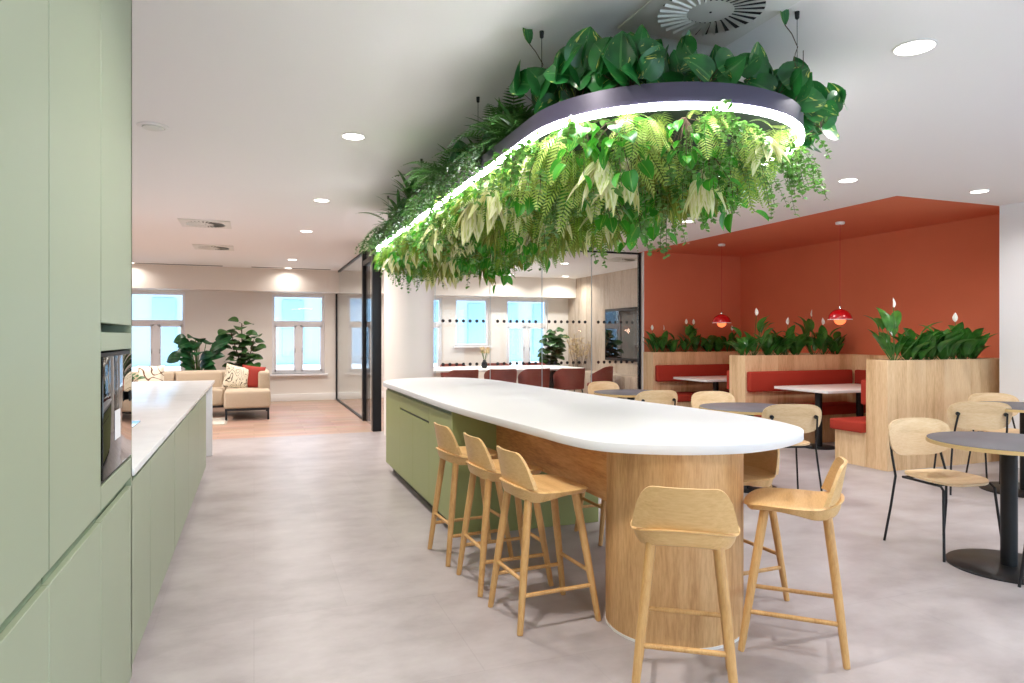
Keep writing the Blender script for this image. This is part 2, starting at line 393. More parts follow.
# side window bay of the cafe beyond the right edge of the view
mb = MB(); mb.box(7.77, 7.9, -2.4, 1.6, 0, .5); mb.box(7.77, 7.9, -2.4, 1.6, 2.5, HC); struct(mb.build('wall_right_bay', M['wall_cool'], smooth=0))
root = struct(bpy.data.objects.new('window_21', None)); C.objects.link(root); root.location = (7.84, -.4, .5)
f = MB()
for y in (-2, -.7, .64, 1.94): f.box(-.04, .04, y, y + .06, 0, 2.0, .004)
for z in (0, 1.3, 1.94): f.box(-.035, .035, -2, 2, z, z + .06, .004)
f.build('window_frame', M['winwhite'], root)
g = MB(); g.box(-.003, .003, -2, 2, .03, 1.97); g.build('window_pane', M['wglass'], root, smooth=0)

slab('added_shade_mass', M['facade'], -16, 20, -3.9, 16.2, HC + .12, 16)  # unseen block added over the ceiling to shade the facade across the street
# pale building across the street
bld = thing('street_building', 'pale office building seen through the far windows', 'building', (3, 27, -8))
b = MB(); b.box(-16, 16, 0, 4, 0, 26); b.build('facade', M['facade'], bld, smooth=0)
rl = MB()
for z in (8.2, 11.6, 15.0): rl.box(-16, 16, -.25, 0, z - .18, z + .18, .02)
rl.build('cornice', M['winwhite'], bld)
for k in range(20):
    for z in (5.2, 8.7, 12.1):
        wb = MB(); x = -13.6 + k * 1.45
        wb.box(x, x + .75, -.06, .02, z, z + 2.1, .01)
        wb.build('facade_window', M['facwin'], bld)

# ------------------------------------------------------------------ kitchen units
XF = -.45
def tall_unit(y0, y1, label):
    u = thing('tall_cabinet', label, 'cabinet', (XF, y0, 0), 0)
    w = y1 - y0
    c = MB(); c.box(-.70, -.022, .002, w - .002, .10, HC - .002); c.build('carcass', M['green_in'], u, smooth=0)
    p = MB(); p.box(-.68, -.06, .0, w, 0, .10); p.build('plinth', M['dark'], u, smooth=0)
    d = MB(); d.box(-.020, 0, .0025, w - .0025, .872, HC - .004, .0015, seg=1); d.build('tall_door', M['green'], u)
    d = MB(); d.box(-.020, 0, .0015, w - .0015, .085, .838, .0015, seg=1); d.build('base_door', M['green'], u)
    h = MB(); h.box(-.0205, -.014, .001, w - .004, .840, .870)
    h.build('handle_channel', M['green_in'], u, smooth=0)
    return u
tall_unit(.13, .715, 'sage green tall cabinet, nearest of the row and partly out of frame')
tall_unit(.717, 1.298, 'sage green tall cabinet just left of the plain one by the wide panel')
tall_unit(1.30, 1.883, 'sage green tall cabinet at the left edge of the photo')
tall_unit(1.885, 2.464, 'sage green tall cabinet directly beside the oven housing')
# oven housing
ov = thing('oven_cabinet', 'sage green tall cabinet housing the built-in oven', 'cabinet', (XF, 2.466, 0))
w = .582
c = MB(); c.box(-.70, -.022, .002, w - .002, .10, .94); c.box(-.70, -.022, .002, w - .002, 1.375, 1.435); c.box(-.70, -.022, .002, w - .002, 1.465, HC - .002)
c.box(-.70, -.1, .002, w - .002, .94, 1.465); c.build('carcass', M['green_in'], ov, smooth=0)
c = MB(); c.box(-.70, 0, w - .018, w, .10, HC - .002); c.build('side_panel', M['green'], ov, smooth=0)
c = MB(); c.box(-.68, -.06, 0, w, 0, .10); c.build('plinth', M['dark'], ov, smooth=0)
d = MB(); d.box(-.020, 0, .0015, w - .0015, 1.465, HC - .004, .0015, seg=1); d.build('upper_door', M['green'], ov)
d = MB(); d.box(-.020, 0, .0015, w - .02, 1.375, 1.435, .0015, seg=1); d.build('top_panel', M['green'], ov)
d = MB(); d.box(-.020, 0, .0015, w - .0015, .872, .948, .0015, seg=1); d.build('lower_panel', M['green'], ov)
d = MB(); d.box(-.020, 0, .0015, w - .0015, .085, .838, .0015, seg=1); d.build('base_door', M['green'], ov)
on = thing('oven', 'black glass built-in oven in the sage green tall cabinets', 'oven', (XF, 2.466, .952))
d = MB(); d.box(-.098, -.004, .004, w - .022, 0, .416, .002); d.build('casing', M['blackm'], on)
d = MB(); d.box(-.004, .004, .012, w - .035, .012, .404, .001); d.build('glass_door', M['black'], on)
d = MB(); d.box(.004, .012, w - .115, w - .075, .225, .265, .006); d.build('knob', M['blackm'], on)
d = MB(); d.box(.0045, .0055, .20, .30, .115, .215); d.build('white_patch', M['solid'], on, smooth=0)  # small white rectangle on the oven glass

def base_unit(y0, y1, label, dark=False):
    u = thing('base_cabinet', label, 'cabinet', (XF - .012, y0, 0)); w = y1 - y0
    c = MB(); c.box(-1.03, -.022, .001, w - .001, .085, .868); c.build('carcass', M['green_in'], u, smooth=0)
    p = MB(); p.box(-1.0, -.05, 0, w, 0, .085); p.build('plinth', M['dark'], u, smooth=0)
    g = .012 if dark else .002
    d = MB(); d.box(-.020, 0, g, w - .002, .09, .836, .0015, seg=1); d.build('door', M['green'], u)
    return u
ys = [3.05, 3.65, 4.72, 5.68, 6.68, 7.70]
for i, (lb, dk) in enumerate([('sage base cabinet under the worktop, next to the tall units', 0), ('sage base cabinet, second along the worktop from the tall units', 0),
        ('sage base cabinet after the wide dark gap halfway along the worktop', 1), ('sage base cabinet, second from the white end panel', 0), ('sage base cabinet touching the white end panel', 0)]):
    base_unit(ys[i] + .001, ys[i + 1] - .001, lb, dk)
wt = thing('worktop', 'glossy white quartz worktop with white waterfall end', 'worktop', (XF, 3.05, .872))
d = MB(); d.box(-1.06, .008, .002, 5.90, 0, .028, .002); d.build('slab', M['quartz'], wt)
d = MB(); d.box(-1.05, -.016, 5.84, 5.89, -.872, -.0005, .002); d.build('end_panel', M['quartz'], wt)
hob = thing('hob', 'black induction hob set in the white worktop beside the oven tower', 'hob', (-.90, 4.45, .9005))
d = MB(); d.prism(rrect(.50, .58, .02), 0, .005); d.build('glass_plate', M['black'], hob)
# ------------------------------------------------------------------ island bar
isl = thing('island_bar', 'long kitchen island with green cupboards, oak drum base and rounded white top', 'island', (0, 0, 0))
pts = [(1.285, 7.2), (1.285, 6.2), (1.285, 5.2), (1.30, 4.5), (1.345, 3.9), (1.395, 3.3), (1.42, 3.02), (1.48, 2.80), (1.62, 2.655), (1.82, 2.55), (2.06, 2.505), (2.28, 2.545), (2.475, 2.63),
       (2.625, 2.735), (2.74, 2.90), (2.81, 3.17), (2.83, 3.5), (2.79, 3.9), (2.69, 4.6), (2.62, 5.6), (2.56, 6.6), (2.52, 7.2), (2.40, 7.62), (2.2, 7.86), (1.95, 7.95), (1.68, 7.88), (1.45, 7.68), (1.33, 7.45)]
def catmull(P, n=6):
    o = []; L = len(P)
    for i in range(L):
        a, b, c, d = (Vector(P[(i + k) % L]) for k in (-1, 0, 1, 2))
        for j in range(n):
            t = j / n
            q = .5 * ((2 * b) + (c - a) * t + (2 * a - 5 * b + 4 * c - d) * t * t + (3 * b - a - 3 * c + d) * t ** 3); o.append((q.x, q.y))
    return o
d = MB(); d.prism(catmull(pts), .895, .94, .004); d.build('bar_top', M['solid'], isl)
GY0, GY1, GX0, GX1 = 4.70, 7.28, 1.315, 2.48
d = MB(); d.box(GX0 + .022, GX1, GY0, GY1, .085, .894, .001, seg=1); d.box(GX0, GX1, GY0 - .02, GY0 - .001, .0, .894, .001, seg=1); d.build('cabinet_body', M['green_isl'], isl)
d = MB(); d.box(GX0 + .07, GX1 - .03, GY0 + .02, GY1 - .05, 0, .085); d.build('plinth', M['dark'], isl, smooth=0)
dy = [4.702, 5.37, 5.97, 6.54, 7.278]
for i in range(4):
    e = MB()
    if i in (1, 2):
        e.box(GX0, GX0 + .02, dy[i] + .0015, dy[i + 1] - .0015, .09, .722, .0012, seg=1)
    else:
        e.box(GX0, GX0 + .02, dy[i] + .0015, dy[i + 1] - .0015, .09, .860, .0012, seg=1)
    e.build('cupboard_door', M['green_isl'], isl)
e = MB(); e.box(GX0, GX0 + .02, dy[1] + .0015, dy[3] - .0015, .742, .860, .0012, seg=1); e.build('drawer_front', M['green_isl'], isl)
e = MB(); e.box(GX0 + .012, GX0 + .0225, dy[1], dy[3], .720, .744); e.build('drawer_groove', M['dark'], isl, smooth=0)
e = MB(); e.box(GX0 + .015, GX0 + .0225, dy[0] + .02, dy[4], .858, .893); e.build('door_groove', M['green_in'], isl, smooth=0)
d = MB(); d.box(1.645, 2.16, 2.95, GY0 - .022, .60, .894, .001, seg=1); d.build('apron', M['oak_apron'], isl)
d = MB(); d.lathe([(.335, .012), (.335, .894)], 96, (1.963, 2.915)); d.build('drum_base', M['oak_drum'], isl)
d = MB(); d.lathe([(.338, 0), (.338, .012)], 96, (1.963, 2.915)); d.build('foot_ring', M['trim'], isl)

# ------------------------------------------------------------------ bar stools (front = +Y)
def stool(label, loc, rz):
    t = thing('bar_stool', label, 'stool', loc, rz, 'oak bar stools around the island')
    # seat: carved slab, thin at the front, deep with a lip at the back
    N = 48; K = 8
    def out(q, k):
        a = abs(math.cos(q)) ** .62 * math.copysign(1, math.cos(q)); b = abs(math.sin(q)) ** .62 * math.copysign(1, math.sin(q))
        wx = .213 - .014 * max(b, 0)
        y = b * (.205 if b < 0 else .228)
        if b < 0: y += .035 * (abs(a) ** 2)
        return a * wx * k, y * k - .0
    def top(x, y):
        z = .672 - .008 * math.exp(-((x / .12) ** 2 + ((y + .02) / .12) ** 2))
        if y < -.08: z += .030 * ((-y - .08) / .12) ** 1.6
        if y > .13: z -= .012 * ((y - .13) / .07) ** 2
        return z
    def thk(y): return .034 + .042 * max(0, min(1, (.06 - y) / .22)) ** 1.3
    vs = []; fs = []
    ks = [0, .3, .55, .75, .9, .97, 1.0]
    for k in ks[1:]:
        for i in range(N):
            x, y = out(2 * PI * i / N, k); vs.append((x, y, top(x, y) - (.006 if k == 1 else .001 if k == .97 else 0)))
    nt = len(ks) - 1
    for k, f in ((1.0, .14), (.955, .20), (.925, .62), (.88, .90), (.78, 1.0), (.5, 1.03)):
        for i in range(N):
            x, y = out(2 * PI * i / N, k); x0, y0 = out(2 * PI * i / N, 1); vs.append((x, y, top(x0, y0) - thk(y0) * f))
    L = len(vs) // N
    for r in range(L - 1):
        for i in range(N): fs.append((r * N + i, (r + 1) * N + i, (r + 1) * N + (i + 1) % N, r * N + (i + 1) % N))
    vs.append((0, 0, top(0, 0))); c0 = len(vs) - 1; vs.append((0, 0, top(0, 0) - .045)); c1 = c0 + 1
    for i in range(N):
        fs.append((c0, i, (i + 1) % N)); fs.append((c1, (L - 1) * N + (i + 1) % N, (L - 1) * N + i))
    m = MB(); m.add(vs, fs); m.build('seat', M['oak_seat'], t)
    # backrest
    m = MB(); U = 24; V = 10; vs = []; fs = []
    for side in (0, 1):
        for j in range(V + 1):
            v = j / V
            for i in range(U + 1):
                u = -1 + 2 * i / U
                hw = .200 - .016 * v
                # round the top corners
                zt = .172
                if abs(u) > .64: zt = .172 - .062 * ((abs(u) - .64) / .36) ** 2.4
                z = .686 + v * zt
                x = u * hw * (1 - .05 * v * v)
                y = -.178 + .052 * u * u * (1 - .3 * v) - .20 * (z - .70)
                tck = .007 + .003 * (1 - v)
                y += tck if side else -tck
                vs.append((x, y, z))
    n1 = (V + 1) * (U + 1)
    for j in range(V):
        for i in range(U):
            a = j * (U + 1) + i
            fs.append((a, a + 1, a + U + 2, a + U + 1)); fs.append((n1 + a, n1 + a + U + 1, n1 + a + U + 2, n1 + a + 1))
    ring = [i for i in range(U + 1)] + [(j) * (U + 1) + U for j in range(1, V + 1)] + [V * (U + 1) + i for i in range(U - 1, -1, -1)] + [j * (U + 1) for j in range(V - 1, 0, -1)]
    for a, b in zip(ring, ring[1:] + ring[:1]): fs.append((a, a + n1, b + n1, b))
    m.add(vs, fs); m.build('backrest', M['oak_seat'], t)
    for sx in (-1, 1):
        for sy in (-1, 1):
            yb = .205 if sy < 0 else .228; m = MB(); m.tube([(sx * .190, sy * yb, 0), (sx * .188, sy * yb * .99, .01), (sx * .157, sy * (yb + .128) / 2, .33), (sx * .124, sy * .128, .645)], [.0135, .015, .0195, .0205], 16)
            m.build('leg', M['oak_leg'], t)
    def at(sx, sy, z):
        f = z / .645; yb = .205 if sy < 0 else .228; return (sx * (.190 - .066 * f), sy * (yb - (yb - .128) * f), z)
    for s in (-1, 1):
        m = MB(); m.tube([at(s, -1, .178), at(s, 1, .178)], .0105, 12); m.build('footrest', M['oak_leg'], t)
        m = MB(); m.tube([at(-1, s, .245), at(1, s, .245)], .0105, 12); m.build('footrest', M['oak_leg'], t)
    return t
def face(dx, dy): return math.atan2(-dx, dy)   # +Y -> (dx,dy)
s0 = stool('oak bar stool at the rounded end of the island, back turned towards the viewer', (1.612, 2.315, 0), face(.57, .82))
dup(s0, (2.357, 2.506, 0), face(-.725, .69), 'oak bar stool seen side-on just right of the drum base')
dup(s0, (1.378, 3.225, 0), face(1, .05), 'oak bar stool nearest the drum of the three on the kitchen side')
dup(s0, (1.355, 3.75, 0), face(1, .03), 'oak bar stool between two others along the kitchen side of the island')
dup(s0, (1.315, 4.295, 0), face(1, .06), 'oak bar stool in front of the green cupboards, farthest of the kitchen side three')
dup(s0, (2.475, 3.10, 0), face(-1, -.04), 'oak bar stool tucked under the top behind the drum base on the cafe side')
dup(s0, (2.43, 4.32, 0), face(-1, 0), 'oak bar stool on the cafe side, only its legs showing under the island')

# ------------------------------------------------------------------ cafe tables
def round_table(label, loc, r=.45, H=.78, br=.34):
    t = thing('round_table', label, 'table', loc, 0, 'round cafe tables')
    m = MB(); m.prism(circle(r, 72), H - .026, H - .003); m.build('tabletop_edge', M['ply_edge'], t)
    m = MB(); m.prism(circle(r - .004, 72), H - .003, H, .001); m.build('tabletop', M['lino'], t)
    m = MB(); m.lathe([(.045, .012), (.045, H - .03), (.16, H - .03), (.16, H - .026)], 32); m.build('pedestal', M['steel'], t)
    m = MB(); m.lathe([(br, 0), (br, .008), (br - .006, .013), (.06, .016)], 64); m.build('base', M['steel'], t)
    return t
t0 = round_table('large grey-topped round table at the right edge, nearest of the cafe tables', (4.36, 2.86, 0), .44, .778, .335)
round_table('grey round table cut off by the frame, in front of the white wall', (6.66, 4.22, 0), .45, .785, .36)
round_table('grey round table behind the rounded end of the island', (4.37, 5.24, 0), .455, .76, .25)
round_table('grey round table farthest from the viewer, in front of the glass partition', (4.26, 7.21, 0), .45, .755, .25)

# cafe chair (front = +Y)
def chair(label, loc, rz):
    t = thing('cafe_chair', label, 'chair', loc, rz, 'cafe chairs with pale ply seats')
    # backrest: curved rounded panel
    m = MB(); U = 22; V = 10; vs = []; fs = []
    for side in (0, 1):
        for j in range(V + 1):
            for i in range(U + 1):
                u = -1 + 2 * i / U; v = -1 + 2 * j / V
                # squircle mapping
                rr = max(abs(u), abs(v)); fc = ((abs(u) / rr) ** 3.4 + (abs(v) / rr) ** 3.4) ** (-1 / 3.4) if rr > 1e-6 else 1; x, z = u * fc, v * fc
                x *= .258 - .020 * (-v if v < 0 else 0); z *= .128
                y = -.255 + .055 * (x / .26) ** 2 - .16 * z + (.006 if side else -.006)
                vs.append((x, y, .718 + z))
    n1 = (V + 1) * (U + 1)
    for j in range(V):
        for i in range(U):
            a = j * (U + 1) + i
            fs.append((a, a + 1, a + U + 2, a + U + 1)); fs.append((n1 + a, n1 + a + U + 1, n1 + a + U + 2, n1 + a + 1))
    ring = [i for i in range(U + 1)] + [j * (U + 1) + U for j in range(1, V + 1)] + [V * (U + 1) + i for i in range(U - 1, -1, -1)] + [j * (U + 1) for j in range(V - 1, 0, -1)]
    for a, b in zip(ring, ring[1:] + ring[:1]): fs.append((a, a + n1, b + n1, b))
    m.add(vs, fs); m.build('backrest', M['ply'], t)
    m = MB(); out = rrect(.42, .42, .14, 8); n = len(out); vs = []; fs = []
    for s, dz in ((1, .0), (1, -.014)):
        for k in (1.0, .8, .5, .2):
            vs += [(x * k * (1 + .05 * y / .22), y * k, .485 + dz - .012 * (1 - k) + .01 * (abs(x * k) / .23) ** 2 - (.012 * (y * k / .22) ** 2 if y > 0 else -.008 * (y * k / .22) ** 2)) for x, y in out]
    for b0 in (0, 4):
        for r in range(3):
            for i in range(n):
                q = ((b0 + r) * n + i, (b0 + r) * n + (i + 1) % n, (b0 + r + 1) * n + (i + 1) % n, (b0 + r + 1) * n + i)
                fs.append(q if b0 == 0 else q[::-1])
        f = tuple((b0 + 3) * n + i for i in range(n)); fs.append(f if b0 == 0 else f[::-1])
    for i in range(n): fs.append((i, 4 * n + i, 4 * n + (i + 1) % n, (i + 1) % n))
    m.add(vs, fs); m.build('seat', M['ply'], t)
    for s in (-1, 1):
        m = MB(); m.tube([(s * .250, -.255, 0), (s * .232, -.215, .25), (s * .212, -.195, .46), (s * .205, -.235, .60), (s * .192, -.270, .730)], .0085, 10); m.build('leg', M['steel'], t)
        m = MB(); m.tube([(s * .235, .225, 0), (s * .20, .185, .44), (s * .195, .16, .462), (s * .195, -.15, .462)], .0085, 10); m.build('leg', M['steel'], t)
        m = MB(); m.lathe([(0, -.004), (.017, -.004), (.017, .012), (0, .012)], 14, M=Matrix.Translation((s * .190, -.248, .733)) @ Matrix.Rotation(PI / 2 + .1, 4, 'X')); m.build('bracket', M['steel'], t)
    m = MB(); m.box(-.195, .195, -.155, -.135, .452, .468, .003); m.box(-.195, .195, .10, .12, .452, .468, .003); m.build('seat_frame', M['steel'], t)
    return t
c0 = chair('pale ply chair pulled up to the large near round table, facing the viewer', (4.335, 3.26, 0), face(-.13, -1))
dup(c0, (6.20, 4.42, 0), face(.55, .83), 'ply chair with its back turned, between the two tables at the right edge')
dup(c0, (6.97, 4.58, 0), face(-.37, -.93), 'ply chair behind the table in front of the white wall')
dup(c0, (4.42, 4.86, 0), face(.35, .93), 'ply chair with its back to the viewer, right behind the white island tip')
dup(c0, (4.50, 5.77, 0), face(-.1, -1), 'ply chair on the far side of the table behind the island end')
dup(c0, (4.12, 6.62, 0), face(.05, 1), 'ply chair with black brackets visible, beside the farthest round table')
dup(c0, (4.25, 7.60, 0), face(.2, -1), 'ply chair farthest away, just in front of the glass partition')
dup(c0, (4.30, 2.385, 0), face(.0, 1), 'black-legged ply chair almost wholly out of frame at the right edge')

# ------------------------------------------------------------------ booths
def cushion(m, x0, x1, y0, y1, z0, z1): m.box(x0, x1, y0, y1, z0, z1, .022, seg=3)
def planter(label, x0, x1, y0, y1, z=1.172):
    t = thing('booth_planter', label, 'planter', (x0, y0, 0))
    w, d = x1 - x0, y1 - y0; m = MB(); k = .02
    m.box(0, w, 0, k, 0, z, .001, seg=1); m.box(0, w, d - k, d, 0, z, .001, seg=1); m.box(0, k, k, d - k, 0, z, .001, seg=1); m.box(w - k, w, k, d - k, 0, z, .001, seg=1)
    m.build('oak_box', M['oak_booth'], t)
    m = MB(); m.box(k, w - k, k, d - k, z - .12, z - .05); m.build('soil', M['soil'], t, smooth=0)
    return t
planter('oak planter wall nearest the viewer beside the white wall', 6.25, 8.275, 5.34, 5.61)
planter('oak planter wall between the two booths', 6.25, 8.275, 7.57, 7.90, 1.168)
planter('oak planter wall against the far terracotta wall', 6.235, 8.275, 9.84, 10.145, 1.165)
def booth_bench(label, x0, x1, y0, y1, backy, loc=(0, 0, 0)):
    """bench along X, its backrest pad at y=backy side"""
    t = thing('booth_bench', label, 'bench', ((x0 + x1) / 2, (y0 + y1) / 2, 0), 0, 'red booth benches')
    cx, cy = (x0 + x1) / 2, (y0 + y1) / 2
    m = MB(); m.box(x0 - cx, x1 - cx, y0 - cy + (.03 if backy > cy else 0), y1 - cy - (.03 if backy < cy else 0), 0, .37, .001, seg=1); m.build('oak_base', M['oak_booth'], t)
    m = MB(); cushion(m, x0 - cx - .06, x1 - cx, y0 - cy, y1 - cy, .37, .49); m.build('seat_cushion', M['redfab'], t)
    m = MB(); b0, b1 = (y1 - cy - .09, y1 - cy - .002) if backy > cy else (y0 - cy + .002, y0 - cy + .09)
    cushion(m, x0 - cx + .02, x1 - cx + .068, b0, b1, .675, .95); m.build('back_cushion', M['redfab'], t)
    return t
booth_bench('red bench behind the nearest oak planter, its end facing the cafe', 6.245, 8.02, 5.612, 6.06, 5.5)
booth_bench('red bench in front of the middle planter wall', 6.245, 8.02, 7.08, 7.568, 8)
booth_bench('red bench hidden behind the middle planter wall', 6.245, 8.02, 7.902, 8.38, 7)
booth_bench('red bench in front of the farthest planter wall', 6.245, 8.02, 9.34, 9.838, 12)
for nm, a, b, lb in (('n', 5.612, 7.568, 'red side bench with oak back along the wall of the near booth'), ('f', 7.902, 9.838, 'red side bench with oak back along the wall of the far booth')):
    t = thing('booth_bench', lb, 'bench', (8.15, (a + b) / 2, 0), 0, 'red booth benches'); h = (b - a) / 2
    m = MB(); m.box(.02, .125, -h + .002, h - .002, 0, 1.165, .001, seg=1); m.build('oak_back', M['oak_booth'], t)
    m = MB(); m.box(-.125, .018, -h + .46, h - .50, 0, .37); m.build('oak_base', M['oak_booth'], t, smooth=0)
    m = MB(); cushion(m, -.127, .018, -h + .46, h - .50, .372, .49); m.build('seat_cushion', M['redfab'], t)
    m = MB(); cushion(m, -.06, .018, -h + .10, h - .10, .675, .95); m.build('back_cushion', M['redfab'], t)
def booth_table(label, x0, x1, y0, y1, px):
    t = thing('booth_table', label, 'table', ((x0 + x1) / 2, (y0 + y1) / 2, 0), 0, 'white booth tables'); cx = (x0 + x1) / 2; w, d = x1 - x0, y1 - y0
    m = MB(); m.prism(rrect(w, d, .03, 5), .728, .762, .003); m.build('tabletop', M['tabwhite'], t)
    for x in px:
        m = MB(); m.lathe([(.045, .015), (.045, .728)], 28, (x - cx, -.05)); m.build('pedestal', M['steel'], t)
        m = MB(); m.lathe([(.21, 0), (.21, .010), (.20, .015), (.045, .018)], 40, (x - cx, -.05)); m.build('base', M['steel'], t)
booth_table('white rectangular table in the near terracotta booth', 6.52, 7.96, 6.42, 7.34, (6.80, 7.50))
booth_table('white rectangular table in the far terracotta booth', 6.47, 7.96, 8.72, 9.62, (6.95, 7.62))

# pendants: dome over a smaller upturned bowl
def pendant(label, x, y):
    t = thing('pendant_lamp', label, 'lamp', (x, y, HC - .001), 0, 'red dome pendants over the booths')
    zr = 1.64 - HC
    m = MB(); m.lathe([(0, -.03), (.05, -.03), (.055, -.02), (.055, 0), (0, 0)], 28); m.build('ceiling_rose', M['trim'], t)
    m = MB(); m.tube([(0, 0, -.03), (0, 0, zr + .17)], .0028, 8); m.build('cord', M['cordr'], t)
    R0 = .142; pr = [(R0 * math.cos(q), zr + R0 * .98 * math.sin(q)) for q in [PI / 2 * k / 12 for k in range(13)]]
    ins = [(max(r - .004, 0), z - .003) for r, z in reversed(pr)]
    m = MB(); m.lathe([(0, z) if False else (max(r, 0.0), z) for r, z in pr[::-1]][::-1] + ins, 40); m.build('dome_shade', M['lacq'], t)
    m = MB(); m.lathe([(R0 - .001, zr - .001), (R0 + .003, zr - .001), (R0 + .003, zr + .006), (R0 - .001, zr + .008)], 40); m.build('rim', M['trim'], t)
    r1 = .072; m = MB(); m.lathe([(r1 * math.cos(q), zr + .005 - r1 * math.sin(q)) for q in [PI / 2 * k / 10 for k in range(11)]], 32); m.build('lower_bowl', M['bowl'], t)
    m = MB(); m.lathe([(0, zr + .175), (.010, zr + .17), (.012, zr + .13)], 14); m.build('cap', M['chrome'], t)
    l = bpy.data.objects.new('bulb', bpy.data.lights.new('bulb', 'POINT')); C.objects.link(l); l.parent = t; l.location = (0, 0, zr - .10)
    l.data.energy = 3; l.data.color = (1, .55, .38); l.data.shadow_soft_size = .05
pendant('red dome pendant over the near booth table', 6.96, 6.64)
pendant('red dome pendant over the far booth table', 6.87, 8.87)

# ------------------------------------------------------------------ glass meeting room and partitions
gp = thing('glass_partition', 'glazed front of the meeting room with two rows of black dots', 'partition', (2.45, 10.32, 0))
xs = [0, .175, 1.075, 1.975, 2.885, 3.79]
for i in range(5):
    m = MB(); m.box(xs[i] + .004, xs[i + 1] - .004, -.006, .006, .03, HC - .03); po = m.build('glass_pane', M['glass'], gp, smooth=0)
    if i:
        n = 8 if i == 1 else 7
        for z in (.992, 1.672):
            m = MB()
            for k in range(7):
                x = xs[i] + .125 + k * .110
                m.lathe([(0, 0), (.026, 0), (.026, .0015), (0, .0015)], 18, M=Matrix.Translation((x, -.0065, z)) @ Matrix.Rotation(PI / 2, 4, 'X'))
            m.build('dot_row', M['blackm'], po)
for i in (1, 2, 3, 4):
    m = MB(); m.box(xs[i] - .004, xs[i] + .004, -.008, .008, .03, HC - .03); m.build('glass_joint', mat('joint_clear', (190, 205, 210), .3) if i == 1 else bpy.data.materials['joint_clear'], gp, smooth=0)
m = MB(); m.box(0, 3.83, -.025, .025, HC - .03, HC - .001); m.box(0, 3.83, -.025, .025, 0, .03); m.box(3.79, 3.83, -.025, .025, .03, HC - .03); m.build('frame', M['frame'], gp, smooth=0)
gs = thing('glass_partition', 'clear glass side wall of the meeting room by the lounge', 'partition', (1.75, 11.83, 0))
m = MB(); m.box(-.006, .006, 0, 4.03, .03, HC - .03); m.build('glass_pane', M['glass'], gs, smooth=0)
m = MB(); m.box(-.02, .02, 0, 4.03, HC - .035, HC - .001); m.box(-.02, .02, 0, 4.03, 0, .03); m.box(-.02, .02, 4.03, 4.06, 0, HC - .001); m.build('frame', M['frame'], gs, smooth=0)
gd = thing('glass_door', 'black-framed glass door beside the round white column', 'door', (1.75, 10.4, 0))
m = MB(); m.box(-.03, .095, 1.28, 1.42, 0, HC - .002, .003); m.box(-.085, .045, -.09, .05, 0, HC - .002, .003); m.box(-.03, .07, .05, 1.28, 2.62, 2.70, .003); m.build('frame', M['frame'], gd)
m = MB(); m.box(.0, .012, .06, 1.27, .01, 2.6); m.build('glass_leaf', M['glass'], gd, smooth=0)
m = MB(); m.tube([(-.035, 1.30, 1.06), (-.07, 1.30, 1.06), (-.075, 1.25, 1.06), (-.075, 1.16, 1.06)], .009, 10); m.build('handle', M['chrome'], gd)
m = MB(); m.box(.0, .012, .06, 1.27, 2.70, HC - .01); m.build('overpanel', M['glass'], gd, smooth=0)

mt = thing('meeting_table', 'long white meeting table behind the glass', 'table', (4.5, 13.45, 0))
m = MB(); m.prism(rrect(3.9, 1.7, .25, 8), .745, .78, .004); m.build('tabletop', M['tabwhite'], mt)
for x in (-1.4, 1.4):
    m = MB(); m.box(x - .05, x + .05, -.35, .35, .03, .745, .01); m.box(x - .3, x + .3, -.4, .4, 0, .03, .01); m.build('pedestal', M['steel'], mt)
def shell_chair(label, loc, rz):
    t = thing('meeting_chair', label, 'chair', loc, rz, 'dark red meeting chairs')
    m = MB(); U = 28; vs = []; fs = []; V = 7
    for side in (0, 1):
        for j in range(V + 1):
            v = j / V
            for i in range(U + 1):
                a = -PI * .5 - PI * .62 + 2 * PI * .62 * i / U
                e = abs(i / U * 2 - 1)
                hz = .40 - .17 * max(0, e - .45) ** 1.2 / .5
                r = .29 - .02 * v * 0 + .02 * v - (.015 if side else 0)
                vs.append((r * math.cos(a) * 1.02, r * math.sin(a) * .96 + .02, .42 + v * hz))
    n1 = (V + 1) * (U + 1)
    for j in range(V):
        for i in range(U):
            a = j * (U + 1) + i
            fs.append((a, a + 1, a + U + 2, a + U + 1)); fs.append((n1 + a, n1 + a + U + 1, n1 + a + U + 2, n1 + a + 1))
    ring = [i for i in range(U + 1)] + [j * (U + 1) + U for j in range(1, V + 1)] + [V * (U + 1) + i for i in range(U - 1, -1, -1)] + [j * (U + 1) for j in range(V - 1, 0, -1)]
    for a, b in zip(ring, ring[1:] + ring[:1]): fs.append((a, a + n1, b + n1, b))
    m.add(vs, fs); m.build('shell', M['shell'], t)
    m = MB(); m.prism(rrect(.5, .5, .2, 8), .41, .48, .02); m.build('seat', M['shell'], t)
    for sx in (-1, 1):
        for sy in (-1, 1):
            m = MB(); m.tube([(sx * .26, sy * .25, 0), (sx * .18, sy * .17, .415)], .012, 8); m.build('leg', M['steel'], t)
    return t
m0 = shell_chair('dark red shell chair, first along the near side of the meeting table from the column', (3.62, 12.2, 0), .1)
for x, y, r, lb in ((4.38, 12.2, -.1, 'second along the near side of the meeting table from the column'), (5.05, 12.15, .1, 'at the middle of the near side of the meeting table'),
                    (5.75, 12.05, 0, 'largest one by the last glass pane of the meeting room'), (6.62, 12.45, .9, 'turned at the corner of the meeting table by the screen'),
                    ):
    dup(m0, (x, y, 0), r, 'dark red shell chair, ' + lb)
for k, x in enumerate((3.3, 4.15, 5.2, 6.1)):
    dup(m0, (x, 14.62, 0), PI, 'dark red shell chair on the window side of the meeting table, number of it hidden' if 0 else 'dark red shell chair behind the meeting table, only its top edge showing')
tv = thing('wall_screen', 'large black screen on the grey wood wall of the meeting room', 'screen', (7.55, 13.08, .90))
